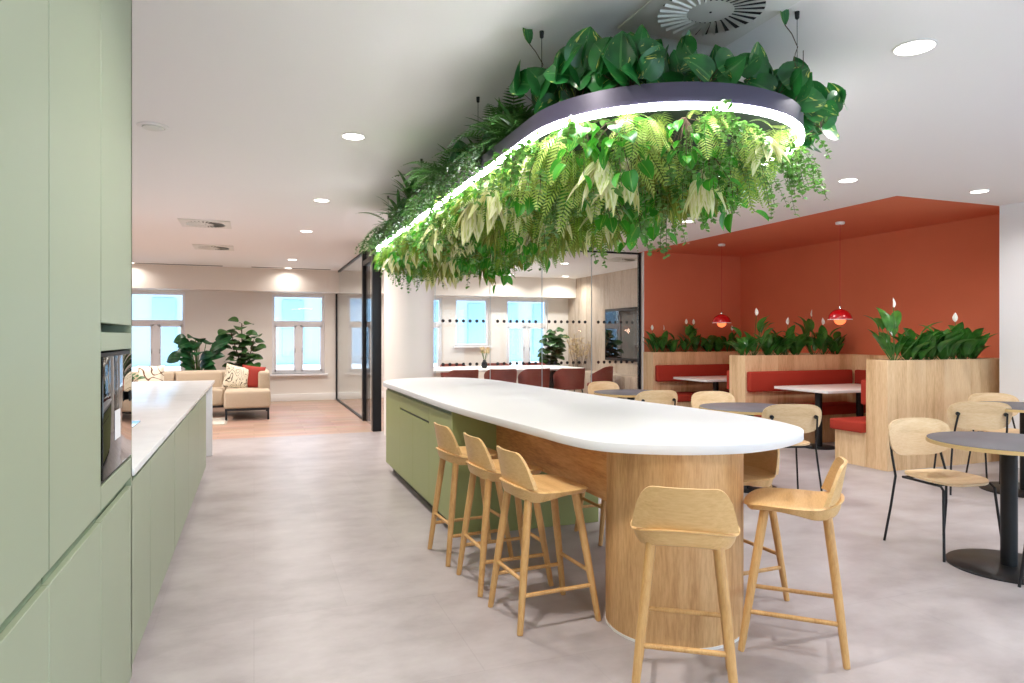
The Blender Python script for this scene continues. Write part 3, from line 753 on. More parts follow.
m = MB(); m.box(-.06, -.002, -.75, .75, 0, 1.15, .004); m.build('casing', M['blackm'], tv)
m = MB(); m.box(-.064, -.06, -.72, .72, .06, 1.09); m.build('display', M['black'], tv, smooth=0)
sb = thing('low_cabinet', 'grey wood low cabinet under the meeting room screen', 'cabinet', (7.3, 13.0, 0))
m = MB(); m.box(-.22, .245, -1.6, 1.6, .06, .62, .004); m.build('body', M['greywood'], sb)
m = MB(); m.box(-.18, .245, -1.55, 1.55, 0, .06); m.build('plinth', M['dark'], sb, smooth=0)
for k in range(4):
    m = MB(); m.box(-.24, -.221, -1.595 + k * .8, -.805 + k * .8, .07, .61, .002); m.build('door', M['greywood'], sb)

# ------------------------------------------------------------------ leaves
def leaf_geo(mb, base, d, up, L, W, kind='heart', droop=.3, fold=.15, nl=6):
    """a folded, drooping leaf grid: d direction, up leaf normal; uv = (across, along)"""
    d = Vector(d).normalized(); up = Vector(up); up = (up - d * up.dot(d))
    if up.length < 1e-3: up = d.orthogonal()
    up.normalize(); side = d.cross(up).normalized()
    vs = []; uv = []; fs = []
    cross = (-1, -.5, 0, .5, 1) if nl >= 6 else (-1, 0, 1)
    p = Vector(base); dd = d.copy(); uu = up.copy(); st = L / nl; nc = len(cross)
    for i in range(nl + 1):
        t = i / nl
        if kind == 'heart': w = W * (math.sin(PI * min(1, (t + .12) / 1.12) ** .72) ** .8) * (1 if t < .99 else .02)
        elif kind == 'lance': w = W * math.sin(PI * (t * .96 + .03) ** .8) ** .9
        else: w = W * math.sin(PI * (t * .92 + .06)) ** .7
        w = max(w, W * .02)
        for c in cross:
            q = p + side * (c * w) + uu * (abs(c) * w * fold * 2 - .0)
            vs.append(q); uv.append((c, t))
        p = p + dd * st
        rot = Matrix.Rotation(-droop / nl, 3, side); dd = (rot @ dd); uu = (rot @ uu)
        if False: pass
    for i in range(nl):
        for c in range(nc - 1):
            a = i * nc + c; fs.append((a, a + 1, a + nc + 1, a + nc))
    mb.add(vs, fs, uv)
def rv(r, z0=-1, z1=1):
    a = r.uniform(0, 2 * PI); z = r.uniform(z0, z1); s = math.sqrt(max(0, 1 - z * z)); return Vector((s * math.cos(a), s * math.sin(a), z))
Z = Vector((0, 0, 1))
def bend_path(p, d, L, n, g, rnd=None, wob=0):
    pts = [Vector(p)]; d = Vector(d).normalized()
    for i in range(n):
        d = (d + Vector((0, 0, -g / n)) + (rv(rnd) * wob if rnd else Vector())).normalized(); pts.append(pts[-1] + d * (L / n))
    return pts

M['fern_d'] = leafmat('fern_dark', (92, 142, 66), (56, 104, 50), (84, 130, 66), .2, trans=.3)
M['fern_b'] = leafmat('fern_bright', (142, 178, 60), (104, 150, 46), (150, 180, 84), .25, trans=.4)
M['fern_l'] = leafmat('fern_light', (188, 208, 112), (150, 184, 78), (180, 200, 120), .25, trans=.4)
M['cream'] = leafmat('cream_lance', (226, 226, 158), (192, 204, 112), (150, 172, 88), .5, streak=(240, 238, 204), sl=.48, trans=.35)
M['croton'] = leafmat('speckled_lance', (136, 150, 60), (90, 116, 44), (190, 190, 100), .5, streak=(188, 184, 96), sl=.56, trans=.3)
M['pothos'] = leafmat('pothos', (44, 118, 52), (24, 86, 40), (92, 150, 84), .5, streak=(196, 202, 104), sl=.635, rough=.3, trans=.25)
M['pothos_b'] = leafmat('pothos_bright', (72, 160, 44), (50, 134, 36), (170, 200, 90), .4, streak=(176, 206, 96), sl=.64, rough=.3, trans=.4)
M['string'] = leafmat('string_leaf', (122, 172, 82), (84, 138, 58), (140, 170, 100), .2, trans=.35)
M['string_d'] = leafmat('string_leaf_dark', (84, 124, 58), (54, 92, 46), (80, 120, 60), .2, trans=.3)
M['lily'] = leafmat('lily_leaf', (82, 142, 56), (44, 100, 40), (110, 150, 80), .3, rough=.28, trans=.2)
M['fig'] = leafmat('fig_leaf', (58, 100, 44), (34, 74, 34), (120, 150, 84), .4, rough=.35, trans=.2)
M['bird'] = leafmat('bird_leaf', (38, 92, 50), (22, 68, 38), (90, 140, 84), .4, rough=.35, trans=.2)

def frond(mb, p, d, L, g, W=.07, n=18, r=R):
    pts = bend_path(p, d, L, n, g, r, .02)
    mb.slot = 1; mb.tube([pts[i] for i in range(0, n + 1, 3)], .0016, 4, cap=False); mb.slot = 0
    for i in range(1, n + 1):
        t = i / n; dd = (pts[i] - pts[i - 1]).normalized()
        side = dd.cross(Z)
        if side.length < .05: side = dd.orthogonal()
        side.normalize(); up = side.cross(dd)
        w = W * (math.sin(PI * min(1, t * .9 + .12)) ** .8) * (1 - .25 * t)
        for s in (-1, 1):
            q = side * s + dd * .45 - Z * .12
            # pinna: toothed slender leaflet
            q.normalize(); k = L / n * .31
            a = pts[i]; b1 = a + q * w * .5; c = a + q * w
            mb.add([a - dd * k * .8, a + dd * k * .8, b1 + dd * k * .9, c, b1 - dd * k * .9], [(0, 1, 2, 3, 4) if s > 0 else (4, 3, 2, 1, 0)], [(0, 0), (.3, 0), (.6, .5), (.4, 1), (.6, .5)])
    return pts
def fern(mats, seed, n=9, L=.30, updown=1, spread=1.0):
    r = random.Random(seed); mb = MB()
    for k in range(n):
        a = 2 * PI * k / n + r.uniform(-.3, .3); e = r.uniform(.25, 1.1) * spread
        d = Vector((math.cos(a) * e, math.sin(a) * e, r.uniform(.5, 1.0) if updown > 0 else r.uniform(-.5, .3)))
        frond(mb, (math.cos(a) * .01, math.sin(a) * .01, 0), d, L * r.uniform(.75, 1.15), 1.7 if updown > 0 else 2.6, .062 * r.uniform(.8, 1.2), 17, r)
    return mb
def lance_cluster(seed, n=16, L=.20, W=.022, updown=-1):
    r = random.Random(seed); mb = MB()
    for k in range(n):
        a = r.uniform(0, 2 * PI); e = r.uniform(.25, 1.1)
        d = Vector((math.cos(a) * e, math.sin(a) * e, updown * r.uniform(.4, 1)))
        leaf_geo(mb, d.normalized() * .015 + Vector((0, 0, updown * r.uniform(0, .06))), d, Z + d * .2, L * r.uniform(.7, 1.15), W * r.uniform(.8, 1.2), 'lance', .7 if updown > 0 else .45, .12)
    return mb
def strings(seed, n=10, L=.34, lw=.012, spread=.07, fw=1):
    r = random.Random(seed); mb = MB()
    for k in range(n):
        a = r.uniform(0, 2 * PI); e = r.uniform(0, spread)
        p = Vector((math.cos(a) * e, math.sin(a) * e, 0)); d = Vector((math.cos(a) * .7, math.sin(a) * .7, .2))
        pts = bend_path(p, d, L * r.uniform(.6, 1.1), 16, 3.2, r, .10)
        mb.slot = 1; mb.tube(pts[::4], .0013, 4, cap=False); mb.slot = 0
        for q in pts[1:]:
            for j in range(2):
                v = rv(r, -.4, .6)
                leaf_geo(mb, q, v - Z * .3, Z + rv(r) * .5, lw * 2.1 * r.uniform(.8, 1.2), lw * r.uniform(.8, 1.1), 'oval', .3, .1, 3)
    return mb
def pothos(seed, n=14, L=.11, W=.045, mode='up', spread=.16):
    r = random.Random(seed); mb = MB()
    for k in range(n):
        a = 2 * PI * k / n * 2.4 + r.uniform(-.4, .4)
        if mode == 'up':
            e = r.uniform(.02, spread); q = Vector((math.cos(a) * e, math.sin(a) * e, r.uniform(.03, .17)))
            d = Vector((math.cos(a), math.sin(a), r.uniform(-.2, 1.1)))
        else:
            e = r.uniform(.02, spread * .7); q = Vector((math.cos(a) * e, math.sin(a) * e, -r.uniform(.0, .26)))
            d = Vector((math.cos(a), math.sin(a), r.uniform(-1.6, -.1)))
        mb.slot = 1; mb.tube([(0, 0, 0), q * .6 + Vector((0, 0, .01)), q], .0018, 5, cap=False); mb.slot = 0
        sc_ = r.uniform(.7, 1.2)
        if mode == 'up':   # blades turned outwards, tips drooping to one side or standing
            o_ = Vector((math.cos(a), math.sin(a), .35)); t_ = Vector((-math.sin(a), math.cos(a), 0)) * r.uniform(-1.2, 1.2) + Z * r.uniform(-.35, 1.2) + o_ * .25
            leaf_geo(mb, q, t_, o_, L * sc_, W * sc_, 'heart', .55, .14, 7)
        else:
            leaf_geo(mb, q, d, Vector((math.cos(a), math.sin(a), .8)), L * sc_, W * sc_, 'heart', .4, .16, 7)
    return mb

# ------------------------------------------------------------------ the hanging light ring
ZB = 2.365
CX, CY0, CY1, RR = 1.935, 3.02, 7.35, .695
def stadium(r, n=28):
    o = []
    for k in range(n + 1):
        q = PI + PI * k / n; o.append((CX + r * math.cos(q), CY0 + r * math.sin(q)))
    for k in range(n + 1):
        q = PI * k / n; o.append((CX + r * math.cos(q), CY1 + r * math.sin(q)))
    return o
ring = thing('ring_light', 'long charcoal oval ring light holding the hanging planting over the island', 'lamp', (0, 0, 0))
def wallring(mb, r0, r1, z0, z1):
    a, b = stadium(r1), stadium(r0); n = len(a); vs = [(x, y, z) for z in (z0, z1) for x, y in a] + [(x, y, z) for z in (z0, z1) for x, y in b]; fs = []
    for k in range(n):
        j = (k + 1) % n
        fs += [(k, j, n + j, n + k), (2 * n + j, 2 * n + k, 3 * n + k, 3 * n + j), (n + k, n + j, 3 * n + j, 3 * n + k), (j, k, 2 * n + k, 2 * n + j)]
    mb.add(vs, fs)
m = MB(); wallring(m, RR - .012, RR, ZB + .024, ZB + .108); wallring(m, RR - .05, RR - .012, ZB + .06, ZB + .072); m.build('band', M['band'], ring, smooth=60)
m = MB(); wallring(m, RR - .022, RR + .004, ZB, ZB + .024); m.build('led_strip', M['led'], ring, smooth=60)
m = MB(); m.prism(stadium(RR - .05), ZB + .045, ZB + .058); m.build('planting_tray', M['tray'], ring, smooth=0)
for i, (x, y) in enumerate(((1.285, 3.0), (1.275, 3.96), (1.285, 5.5), (1.30, 7.07), (2.51, 3.0), (2.51, 3.96), (2.51, 5.5), (2.51, 7.07), (2.28, 2.415))):
    m = MB(); m.tube([(x, y, ZB + .14), (x, y, HC - .02)], .0016, 6); cb = m.build('suspension_cable', M['steel'], ring)
    m = MB(); m.lathe([(.004, HC - .035), (.009, HC - .03), (.011, HC - .001)], 14, (x, y)); m.build('ceiling_fixing', M['steel'], cb)

# plant kinds (first of each moved into place, the rest copied)
kinds = {}
def kind(key, name, cat, meshes, mats):
    kinds[key] = dict(name=name, cat=cat, var=[mb.build(name, mats) for mb in meshes], used=[0] * len(meshes))
kind('fern_d', 'fern', 'plant', [fern(0, s, 10, .30, 1) for s in (1, 2, 3)], [M['fern_d'], M['stem']])
kind('fern_b', 'fern', 'plant', [fern(0, s, 10, .26, -1) for s in (11, 12, 13)], [M['fern_b'], M['stem']])
kind('fern_l', 'fern', 'plant', [fern(0, s, 8, .24, -1, .8) for s in (21, 22)], [M['fern_l'], M['stem']])
kind('cream', 'variegated_plant', 'plant', [lance_cluster(s, 13, .20, .027) for s in (31, 32)], [M['cream'], M['stem']])
kind('croton', 'speckled_plant', 'plant', [lance_cluster(s, 22, .20, .018) for s in (35, 36)], [M['croton'], M['stem']])
kind('lance_u', 'spiky_plant', 'plant', [lance_cluster(s, 20, .21, .014, 1) for s in (38, 39)], [M['fern_d'], M['stem']])
kind('string', 'trailing_vine', 'plant', [strings(s) for s in (41, 42, 43)], [M['string'], M['twig']])
kind('string_d', 'trailing_vine', 'plant', [strings(s, 11, .26, .012, .1) for s in (45, 46)], [M['string_d'], M['twig']])
kind('pothos', 'pothos_plant', 'plant', [pothos(s, 13, .165, .074, 'up', .15) for s in (51, 52, 53)], [M['pothos'], M['twig']])
kind('pothos_h', 'pothos_plant', 'plant', [pothos(s, 18, .085, .034, 'down') for s in (55, 56)], [M['pothos_b'], M['twig']])
def put(key, loc, label, group=None, scale=1, rot=None, tilt=(0, 0)):
    k = kinds[key]; i = R.randrange(len(k['var'])); o = k['var'][i]
    if k['used'][i]: o = o.copy(); C.objects.link(o)
    k['used'][i] += 1
    o.location = loc; o.rotation_euler = (tilt[0], tilt[1], R.uniform(0, 6.28) if rot is None else rot); o.scale = (scale,) * 3
    tag(o, label, k['cat'], group); return o
def inside(x, y, r):
    yc = min(max(y, CY0), CY1); return (x - CX) ** 2 + (y - yc) ** 2 < r * r
def zone(y): return 'rounded near end' if y < 3.6 else ('middle stretch' if y < 5.6 else 'far end')
G = 'plants hanging in the ring light'
LBL = {'fern_d': 'dark green fern standing up on top of the ring light, {}', 'fern_b': 'yellow-green fern hanging under the ring light, {}', 'fern_l': 'pale lime fern hanging under the ring light, {}',
       'cream': 'cream variegated plant hanging under the ring light, {}', 'croton': 'olive speckled pointed-leaf plant under the ring light, {}', 'lance_u': 'dark spiky plant on top of the ring light, {}',
       'string': 'fine green trailing vine dangling under the ring light, {}', 'string_d': 'dark small-leaved vine spilling over the ring band, {}', 'pothos': 'big-leaved pothos with yellow flecks on top of the ring light, {}',
       'pothos_h': 'bright green pothos hanging under the ring light, {}'}
def pl(key, x, y, z, scale=1, tilt=(0, 0)):
    lb = LBL[key].format(zone(y)); return put(key, (x, y, z), lb, lb.split(',')[0] + ', ' + zone(y), scale, None, tilt)
# underside mass
y = CY0 - .55
while y < CY1 + .58:
    x = CX - .56
    while x < CX + .60:
        jx, jy = x + R.uniform(-.06, .06), y + R.uniform(-.06, .06)
        if inside(jx, jy, RR - .09):
            edge = not inside(jx, jy, RR - .24)
            q = R.random()
            if y < 3.5: key = 'fern_l' if q < .18 else 'string' if q < .38 else 'pothos_h' if q < .54 else 'croton' if q < .78 else 'cream' if q < .9 else 'fern_b'
            else: key = 'fern_b' if q < .22 else 'string' if q < .42 else 'cream' if q < .54 else 'pothos_h' if q < .72 else 'croton' if q < .9 else 'fern_l'
            pl(key, jx, jy, ZB + .035 - (R.uniform(0, .05) if edge else R.uniform(.03, .14)), R.uniform(.75, 1.3), (R.uniform(-.4, .4), R.uniform(-.4, .4)))
        x += .165
    y += .175
# planting all round the lower edge, right up to the light line
P_ = stadium(RR - .085, 40); per = []
for p, q in zip(P_, P_[1:] + P_[:1]):
    L_ = math.dist(p, q); n_ = max(1, round(L_ / .125))
    for k in range(n_): per.append((p[0] + (q[0] - p[0]) * k / n_, p[1] + (q[1] - p[1]) * k / n_))
last = None
for x, y in per:
    if last and math.dist(last, (x, y)) < .11: continue
    last = (x, y); q = R.random()
    if y < 3.4: key = 'fern_l' if q < .30 else 'string' if q < .58 else 'pothos_h' if q < .80 else 'cream' if q < .88 else 'fern_b'
    else: key = 'fern_b' if q < .28 else 'string' if q < .50 else 'pothos_h' if q < .66 else 'fern_l' if q < .86 else 'croton'
    pl(key, x + R.uniform(-.02, .02), y, ZB + .03 - R.uniform(0, .07), R.uniform(.65, 1.1), (R.uniform(-.35, .35), R.uniform(-.35, .35)))
for y in (3.75, 4.15, 4.75, 5.3, 6.0, 6.7): pl('cream', CX - RR + .08, y, ZB - .02, R.uniform(1.15, 1.45), (0, .35))
# top planting
y = CY0 - .45
while y < CY1 + .60:
    for sx in (-1, 1):
        yc = min(max(y, CY0), CY1); hw = math.sqrt(max(0, (RR - .06) ** 2 - (y - yc) ** 2))
        if hw < .05 and sx > 0: continue
        x = CX + sx * hw * R.uniform(.86, 1.0); q = R.random()
        if y < 3.1: key = 'pothos' if q < .9 else 'string_d'
        else: key = 'fern_d' if q < .46 else 'lance_u' if q < .56 else 'string_d' if q < .84 else 'pothos'
        pl(key, x, y + R.uniform(-.04, .04), ZB + .09 + R.uniform(0, .03), R.uniform(.8, 1.0) * (1.0 if key != 'pothos' or y < 3.3 else .7))
    y += .20 if y > 3.2 else .26
for k in range(26):   # leaves that spill over the band along the aisle side and the far curve
    y = 3.75 + k * .16 + R.uniform(-.04, .04); pl('string_d', CX - RR + .03, y, ZB + .11 + R.uniform(0, .05), R.uniform(.8, 1.05))
for k in range(30):
    y = 3.35 + k * .155; pl(('fern_d', 'fern_d', 'lance_u', 'fern_d', 'string_d')[k % 5], CX - RR + R.uniform(.04, .40), y, ZB + .11 + R.uniform(.0, .16), R.uniform(.95, 1.45))
for k in range(16):   # taller ferns and small pothos where the band is swallowed by leaves
    pl(('fern_d', 'fern_d', 'pothos', 'lance_u')[k % 4], CX - RR + R.uniform(.05, .30), 3.45 + k * .16, ZB + R.uniform(.14, .24), (1.3, 1.45, .62, 1.2)[k % 4])
for x, y in ((1.58, 2.72), (1.85, 2.70), (2.05, 2.60), (1.50, 2.60), (1.80, 2.44), (2.22, 2.50), (2.50, 2.72), (2.55, 3.0)): pl('pothos', x, y, ZB + .09 + R.uniform(0, .04), R.uniform(.75, .95))
for x, y, z in ((2.62, 2.74, .06), (2.68, 2.86, .03), (2.60, 2.60, .08), (1.38, 2.80, .09)): pl('pothos', x, y, ZB + z, .75)

# two tendrils that climb their cables
def tendril(label, x, y, seed):
    r = random.Random(seed); m = MB(); m.slot = 1
    pts = [Vector((.012 * math.sin(k * .9), .012 * math.cos(k * .9), k * .03)) for k in range(9)] + [Vector((-.03, 0, .29)), Vector((-.06, .01, .33))]
    m.tube(pts, .0022, 5); m.tube([pts[4], pts[4] + Vector((.03, 0, .03)), pts[4] + Vector((.03, 0, .10))], .0018, 5); m.slot = 0
    leaf_geo(m, pts[-1], (-.25, 0, 1), (0, -1, 0), .13, .026, 'lance', -.4, .2, 6)
    o = m.build('climbing_tendril', [M['pothos'], M['twig']]); o.location = (x, y, ZB + .12); tag(o, label, 'plant')
tendril('single-leaf twig climbing the cable at the right end of the ring light', 2.28, 2.415, 3)
tendril('single-leaf twig climbing the nearest cable on the aisle side of the ring light', 1.285, 3.0, 4)

# ------------------------------------------------------------------ booth lilies
def lily(seed, tall=1.0, n=18, flowers=1):
    r = random.Random(seed); mb = MB()
    for k in range(n):
        a = r.uniform(0, 2 * PI); e = r.uniform(.15, .8); d = Vector((math.cos(a) * e, math.sin(a) * e, 1)).normalized()
        h = r.uniform(.05, .27) * tall; q = Vector((math.cos(a) * .015, math.sin(a) * .015, 0)) + d * h
        mb.slot = 1; mb.tube([(0, 0, 0), q], .003, 5, cap=False); mb.slot = 0
        leaf_geo(mb, q, d + Z * .3, Vector((-math.cos(a), -math.sin(a), .5)), .215 * r.uniform(.7, 1.1), .046 * r.uniform(.8, 1.15), 'lance', r.uniform(.5, 1.4), .14, 6)
    fl = []
    for k in range(flowers):
        a = r.uniform(0, 2 * PI); q = Vector((math.cos(a) * .05, math.sin(a) * .05, .36 * tall + r.uniform(0, .06)))
        mb.slot = 1; mb.tube([(0, 0, 0), q * .6, q], .003, 5, cap=False); mb.slot = 0; fl.append(q)
    return mb, fl
lv = [lily(61, .9, 14, 1), lily(62, .75, 16, 0), lily(63, 1.2, 13, 1), lily(64, .5, 15, 0)]
def put_lily(i, loc, label, scale=1):
    mb, fl = lv[i]
    if isinstance(mb, MB):
        o = mb.build('peace_lily', [M['lily'], M['stem']]); me = o.data; lv[i] = (me, fl); kid = None
    else:
        o = bpy.data.objects.new('peace_lily', mb); C.objects.link(o)
    o.location = loc; o.rotation_euler.z = R.uniform(0, 6.28); o.scale = (scale,) * 3
    tag(o, label, 'plant', 'peace lilies on the booth planters')
    for q in fl:
        if 'spathe' not in kinds:
            s = MB(); leaf_geo(s, (0, 0, 0), (0, .15, 1), (0, -1, .2), .085, .022, 'lance', -.2, .25, 6); s.tube([(0, .004, .005), (0, .0, .045)], .004, 6)
            f = s.build('flower', M['spathe']); kinds['spathe'] = f.data
        else:
            f = bpy.data.objects.new('flower', kinds['spathe']); C.objects.link(f)
        f.parent = o; f.location = q; f.rotation_euler.z = R.uniform(0, 6.28)
    return o
P3 = [(6.50, 2, 'tallest, at the open end of', 1.0, 1), (6.70, 3, 'short one second from the open end of', 1.0, 0), (6.85, 1, 'third from the open end of', 1.0, 0), (7.06, 3, 'low one in the middle of', 1.1, 0), (7.25, 1, 'upright one just past the middle of', 1.1, 0), (7.42, 0, 'white-flowered one on', .95, 1), (7.58, 1, 'next to last before the white wall on', 1.1, 0), (7.70, 1, 'touching the white wall on', 1.0, 0)]
for x, i, s, k, f in P3: put_lily(i, (x, 5.475, 1.12), 'peace lily, %s the nearest planter' % s, k * 1.3)
P2 = [(6.36, 3, 'first at the open end of'), (6.52, 2, 'tall flowering one near the open end of'), (6.78, 1, 'third along'), (6.95, 3, 'fourth along'), (7.10, 0, 'in the middle of'), (7.28, 1, 'just past the middle of'), (7.60, 2, 'tall dark one towards the wall on'), (7.80, 0, 'second from the wall on'), (8.02, 1, 'last by the wall on')]
for x, i, s in P2: put_lily(i, (x, 7.735, 1.12), 'peace lily, %s the planter between the booths' % s, 1.25)
P1 = [(6.36, 0, 'flowering one beside the glass on'), (6.52, 0, 'second from the glass on'), (6.72, 3, 'third from the glass on'), (6.95, 2, 'upright forked one on'), (7.20, 2, 'flowering one in the middle of'), (7.45, 1, 'bushy one past the middle of'), (7.65, 1, 'under the pendant on'), (7.88, 0, 'second from the corner on'), (8.08, 1, 'in the corner of')]
for x, i, s in P1: put_lily(i, (x, 9.97, 1.115), 'peace lily, %s the farthest planter' % s, 1.1)

# ------------------------------------------------------------------ lounge
sf = thing('corner_sofa', 'beige corner sofa with chaise in the lounge', 'sofa', (-.9, 13.2, 0))
def blk(nm, x0, x1, y0, y1, z0, z1, b=.05, mt_='sofa'):
    m = MB(); m.box(x0, x1, y0, y1, z0, z1, b, seg=4); return m.build(nm, M[mt_], sf)
blk('chaise', .42, 1.17, -.72, .62, .20, .50); blk('seat', -.42, .40, -.05, .62, .20, .50); blk('seat', -1.26, -.44, -.05, .62, .20, .50)
blk('back_cushion', -.42, .34, .40, .62, .44, .80); blk('back_cushion', -1.26, -.44, .40, .62, .44, .80)
blk('back', -1.26, 1.17, .62, .80, .22, .80); blk('arm', .97, 1.17, -.15, .62, .44, .80); blk('arm', -1.50, -1.27, -.2, .80, .22, .62)
blk('frame', -1.45, 1.15, -.0, .75, .165, .20, .004, 'steel'); blk('chaise_frame', .44, 1.15, -.70, 0, .165, .20, .004, 'steel')
for x, y in ((.46, -.68), (1.13, -.68), (1.13, .72), (-1.42, .72), (-1.42, .03), (.0, .03)):
    m = MB(); m.box(x - .017, x + .017, y - .017, y + .017, 0, .165, .002); m.build('leg', M['steel'], sf)
def pillow(name, label, loc, rot, m_, s=.42):
    mb = MB(); n = 12; vs = []; fs = []
    for side in (1, -1):
        for j in range(n + 1):
            for i in range(n + 1):
                u, v = -1 + 2 * i / n, -1 + 2 * j / n; h = ((1 - u ** 4) * (1 - v ** 4)) ** .5
                vs.append((u * s / 2 * (1 - .06 * (1 - v * v)), side * .075 * h, v * s / 2 * (1 - .06 * (1 - u * u))))
    n1 = (n + 1) ** 2
    for j in range(n):
        for i in range(n):
            a = j * (n + 1) + i; fs += [(a, a + 1, a + n + 2, a + n + 1)[::-1], (n1 + a, n1 + a + 1, n1 + a + n + 2, n1 + a + n + 1)]
    mb.add(vs, fs); o = mb.build(name, m_, None, 60); o.location = loc; o.rotation_euler = rot; return tag(o, label, 'cushion')
pillow('cushion', 'cream cushion with brown scribbled line drawing', (-1.66, 13.22, .72), (-.15, 0, .1), M['cush1'])
pillow('cushion', 'cream cushion with dark maze pattern on the chaise', (-.29, 13.30, .69), (-.3, .25, .15), M['cush2'], .44)
pillow('cushion', 'rust red cushion leaning on the sofa arm', (-.03, 13.36, .69), (-.25, .12, -.25), M['cushred'], .42)
rg = MB(); rg.box(-1.6, -.45, 11.95, 12.9, 0.001, .018, .004)
for k in range(60): rg.box(-.45, -.41 - R.uniform(0, .03), 11.96 + k * .0157, 11.965 + k * .0157, .002, .008)
tag(rg.build('rug', M['rug']), 'cream fringed rug in front of the beige sofa', 'rug')

def potted(name, label, loc, leaves, mats, ph=.40, pr=.17, group=None):
    t = thing(name, label, 'plant', loc, 0, group)
    m = MB(); m.lathe([(pr * .8, 0), (pr, ph), (pr - .02, ph), (pr - .03, ph - .05), (0, ph - .05)], 28); m.build('pot', M['pot'], t)
    leaves.build('foliage', mats, t); return t
def fig_tree(seed, H=1.25, z0=.35, n=54, L=.27, W=.12):
    r = random.Random(seed); mb = MB()
    for s in range(3):
        p = Vector((0, 0, z0)); d = Vector((r.uniform(-.34, .34), r.uniform(-.2, .2), 1))
        pts = bend_path(p, d, H * (1 - .12 * s), 8, -.15, r, .06)
        mb.slot = 1; mb.tube(pts, .011, 6); mb.slot = 0
        for k in range(n // 3):
            t = .3 + .7 * k / (n // 3 - 1); q = pts[0].lerp(pts[-1], t); a = k * 2.4 + s; e = Vector((math.cos(a), math.sin(a), r.uniform(.1, .9)))
            mb.slot = 1; mb.tube([q, q + e * .07], .004, 5, cap=False); mb.slot = 0
            leaf_geo(mb, q + e * .07, e, Z - e * .3 - Vector((0, .5, 0)), L * r.uniform(.7, 1.1), W * r.uniform(.8, 1.1), 'oval', 1.1, .08, 6)
    return mb
potted('fiddle_leaf_fig', 'fiddle leaf fig standing behind the sofa arm', (-.17, 14.75, 0), fig_tree(71, 1.35), [M['fig'], M['twig']])
def bird_plant(seed):
    r = random.Random(seed); mb = MB()
    for k in range(26):
        a = r.uniform(0, 2 * PI); e = r.uniform(.05, .36); h = r.uniform(.35, 1.02)
        q = Vector((math.cos(a) * e, math.sin(a) * e, .38 + h)); mb.slot = 1; mb.tube([(0, 0, .34), q * .5 + Vector((0, 0, .25)), q], .008, 6, cap=False); mb.slot = 0
        leaf_geo(mb, q, Vector((math.cos(a), math.sin(a), r.uniform(-.2, .9))), Z * .5 - Vector((math.cos(a), math.sin(a) + 1.2, 0)), .34 * r.uniform(.7, 1.1), .13 * r.uniform(.8, 1.1), 'heart', 1.0, .1, 7)
    return mb
potted('broad_leaf_plant', 'dark broad-leaved plant between window and fiddle leaf fig', (-1.02, 14.55, 0), bird_plant(74), [M['bird'], M['stem']])
potted('fiddle_leaf_fig', 'leafy green plant standing in the meeting room corner', (6.62, 15.1, 0), fig_tree(77, 1.25, .35, 72, .25, .12), [M['fig'], M['twig']])
def grasses(seed):
    r = random.Random(seed); mb = MB()
    for k in range(16):
        a = r.uniform(0, 2 * PI); e = r.uniform(.1, .4); pts = bend_path((0, 0, .3), (math.cos(a) * e, math.sin(a) * e, 1), 1.25 * r.uniform(.75, 1), 6, .1, r, .03)
        mb.slot = 1; mb.tube(pts, .003, 5, cap=False); mb.slot = 0
        for j in range(14):
            q = pts[4].lerp(pts[6], j / 13); leaf_geo(mb, q, rv(r, .2, 1), rv(r), .09, .012, 'lance', .4, .1, 3)
    return mb
potted('pampas_plume', 'dried pampas plumes by the grey wood wall', (7.28, 14.8, 0), grasses(79), [M['pampas'], M['twig']], .35, .12)
potted('side_plant', 'small green plant half hidden at the left end of the sofa', (-1.86, 12.2, 0), fig_tree(83, .50, .30, 24, .16, .06), [M['fig'], M['twig']], .32, .12)
vs_ = thing('flower_vase', 'small dark vase of dried flowers on the meeting table', 'vase', (4.42, 13.3, .781))
m = MB(); m.lathe([(.04, 0), (.065, .05), (.06, .10), (.03, .15), (.035, .17), (.025, .17), (.0, .15)], 24); m.build('vase', M['blackm'], vs_)
r = random.Random(5); m = MB()
for k in range(12):
    a = r.uniform(0, 2 * PI); e = r.uniform(.1, .5); pts = bend_path((0, 0, .13), (math.cos(a) * e, math.sin(a) * e, 1), .26, 4, .1, r, .04)
    m.slot = 1; m.tube(pts, .003, 5, cap=False); m.slot = 0
    for j in range(4): leaf_geo(m, pts[-1 - j // 2], rv(r, 0, 1), rv(r), .07, .016, 'oval', .3, .1, 3)
m.build('stems', [M['pampas'], M['stem']], vs_)

# ------------------------------------------------------------------ ceiling fittings and light
def downlight(x, y, label, e=26, r=.076, col=(1, .97, .95), z=HC):
    t = thing('downlight', label, 'light', (x, y, z - .0005), 0, 'round recessed downlights')
    m = MB(); m.lathe([(r + .012, 0), (r + .012, -.004), (r, -.006), (r, -.002)], 40); m.build('trim_ring', M['trim'], t)
    m = MB(); m.lathe([(r, -.0015), (r, -.0045), (0, -.0055)], 40); m.build('diffuser', M['lamp'], t)
    l = bpy.data.objects.new('lamp', bpy.data.lights.new('lamp', 'AREA')); C.objects.link(l); l.parent = t
    l.data.shape = 'DISK'; l.data.size = r * 2; l.data.energy = e * .62; l.data.color = col; l.location = (0, 0, -.008); l.data.spread = math.radians(150)
WARM = (1, .93, .86)
for y, lb in ((5.05, 'nearest visible'), (7.53, 'second'), (9.81, 'third'), (13.5, 'fourth'), (15.2, 'last')):
    downlight(.675, y, 'round ceiling downlight over the aisle, %s in the row' % lb, 7 if y > 15 else 58 if y > 9 else 34, col=WARM)
downlight(.65, 2.5, 'unseen round ceiling downlight added above the viewer over the aisle', 36, col=WARM); downlight(.65, .2, 'unseen round ceiling downlight added behind the viewer over the aisle', 36, col=WARM)  # both out of view, added to light the room evenly
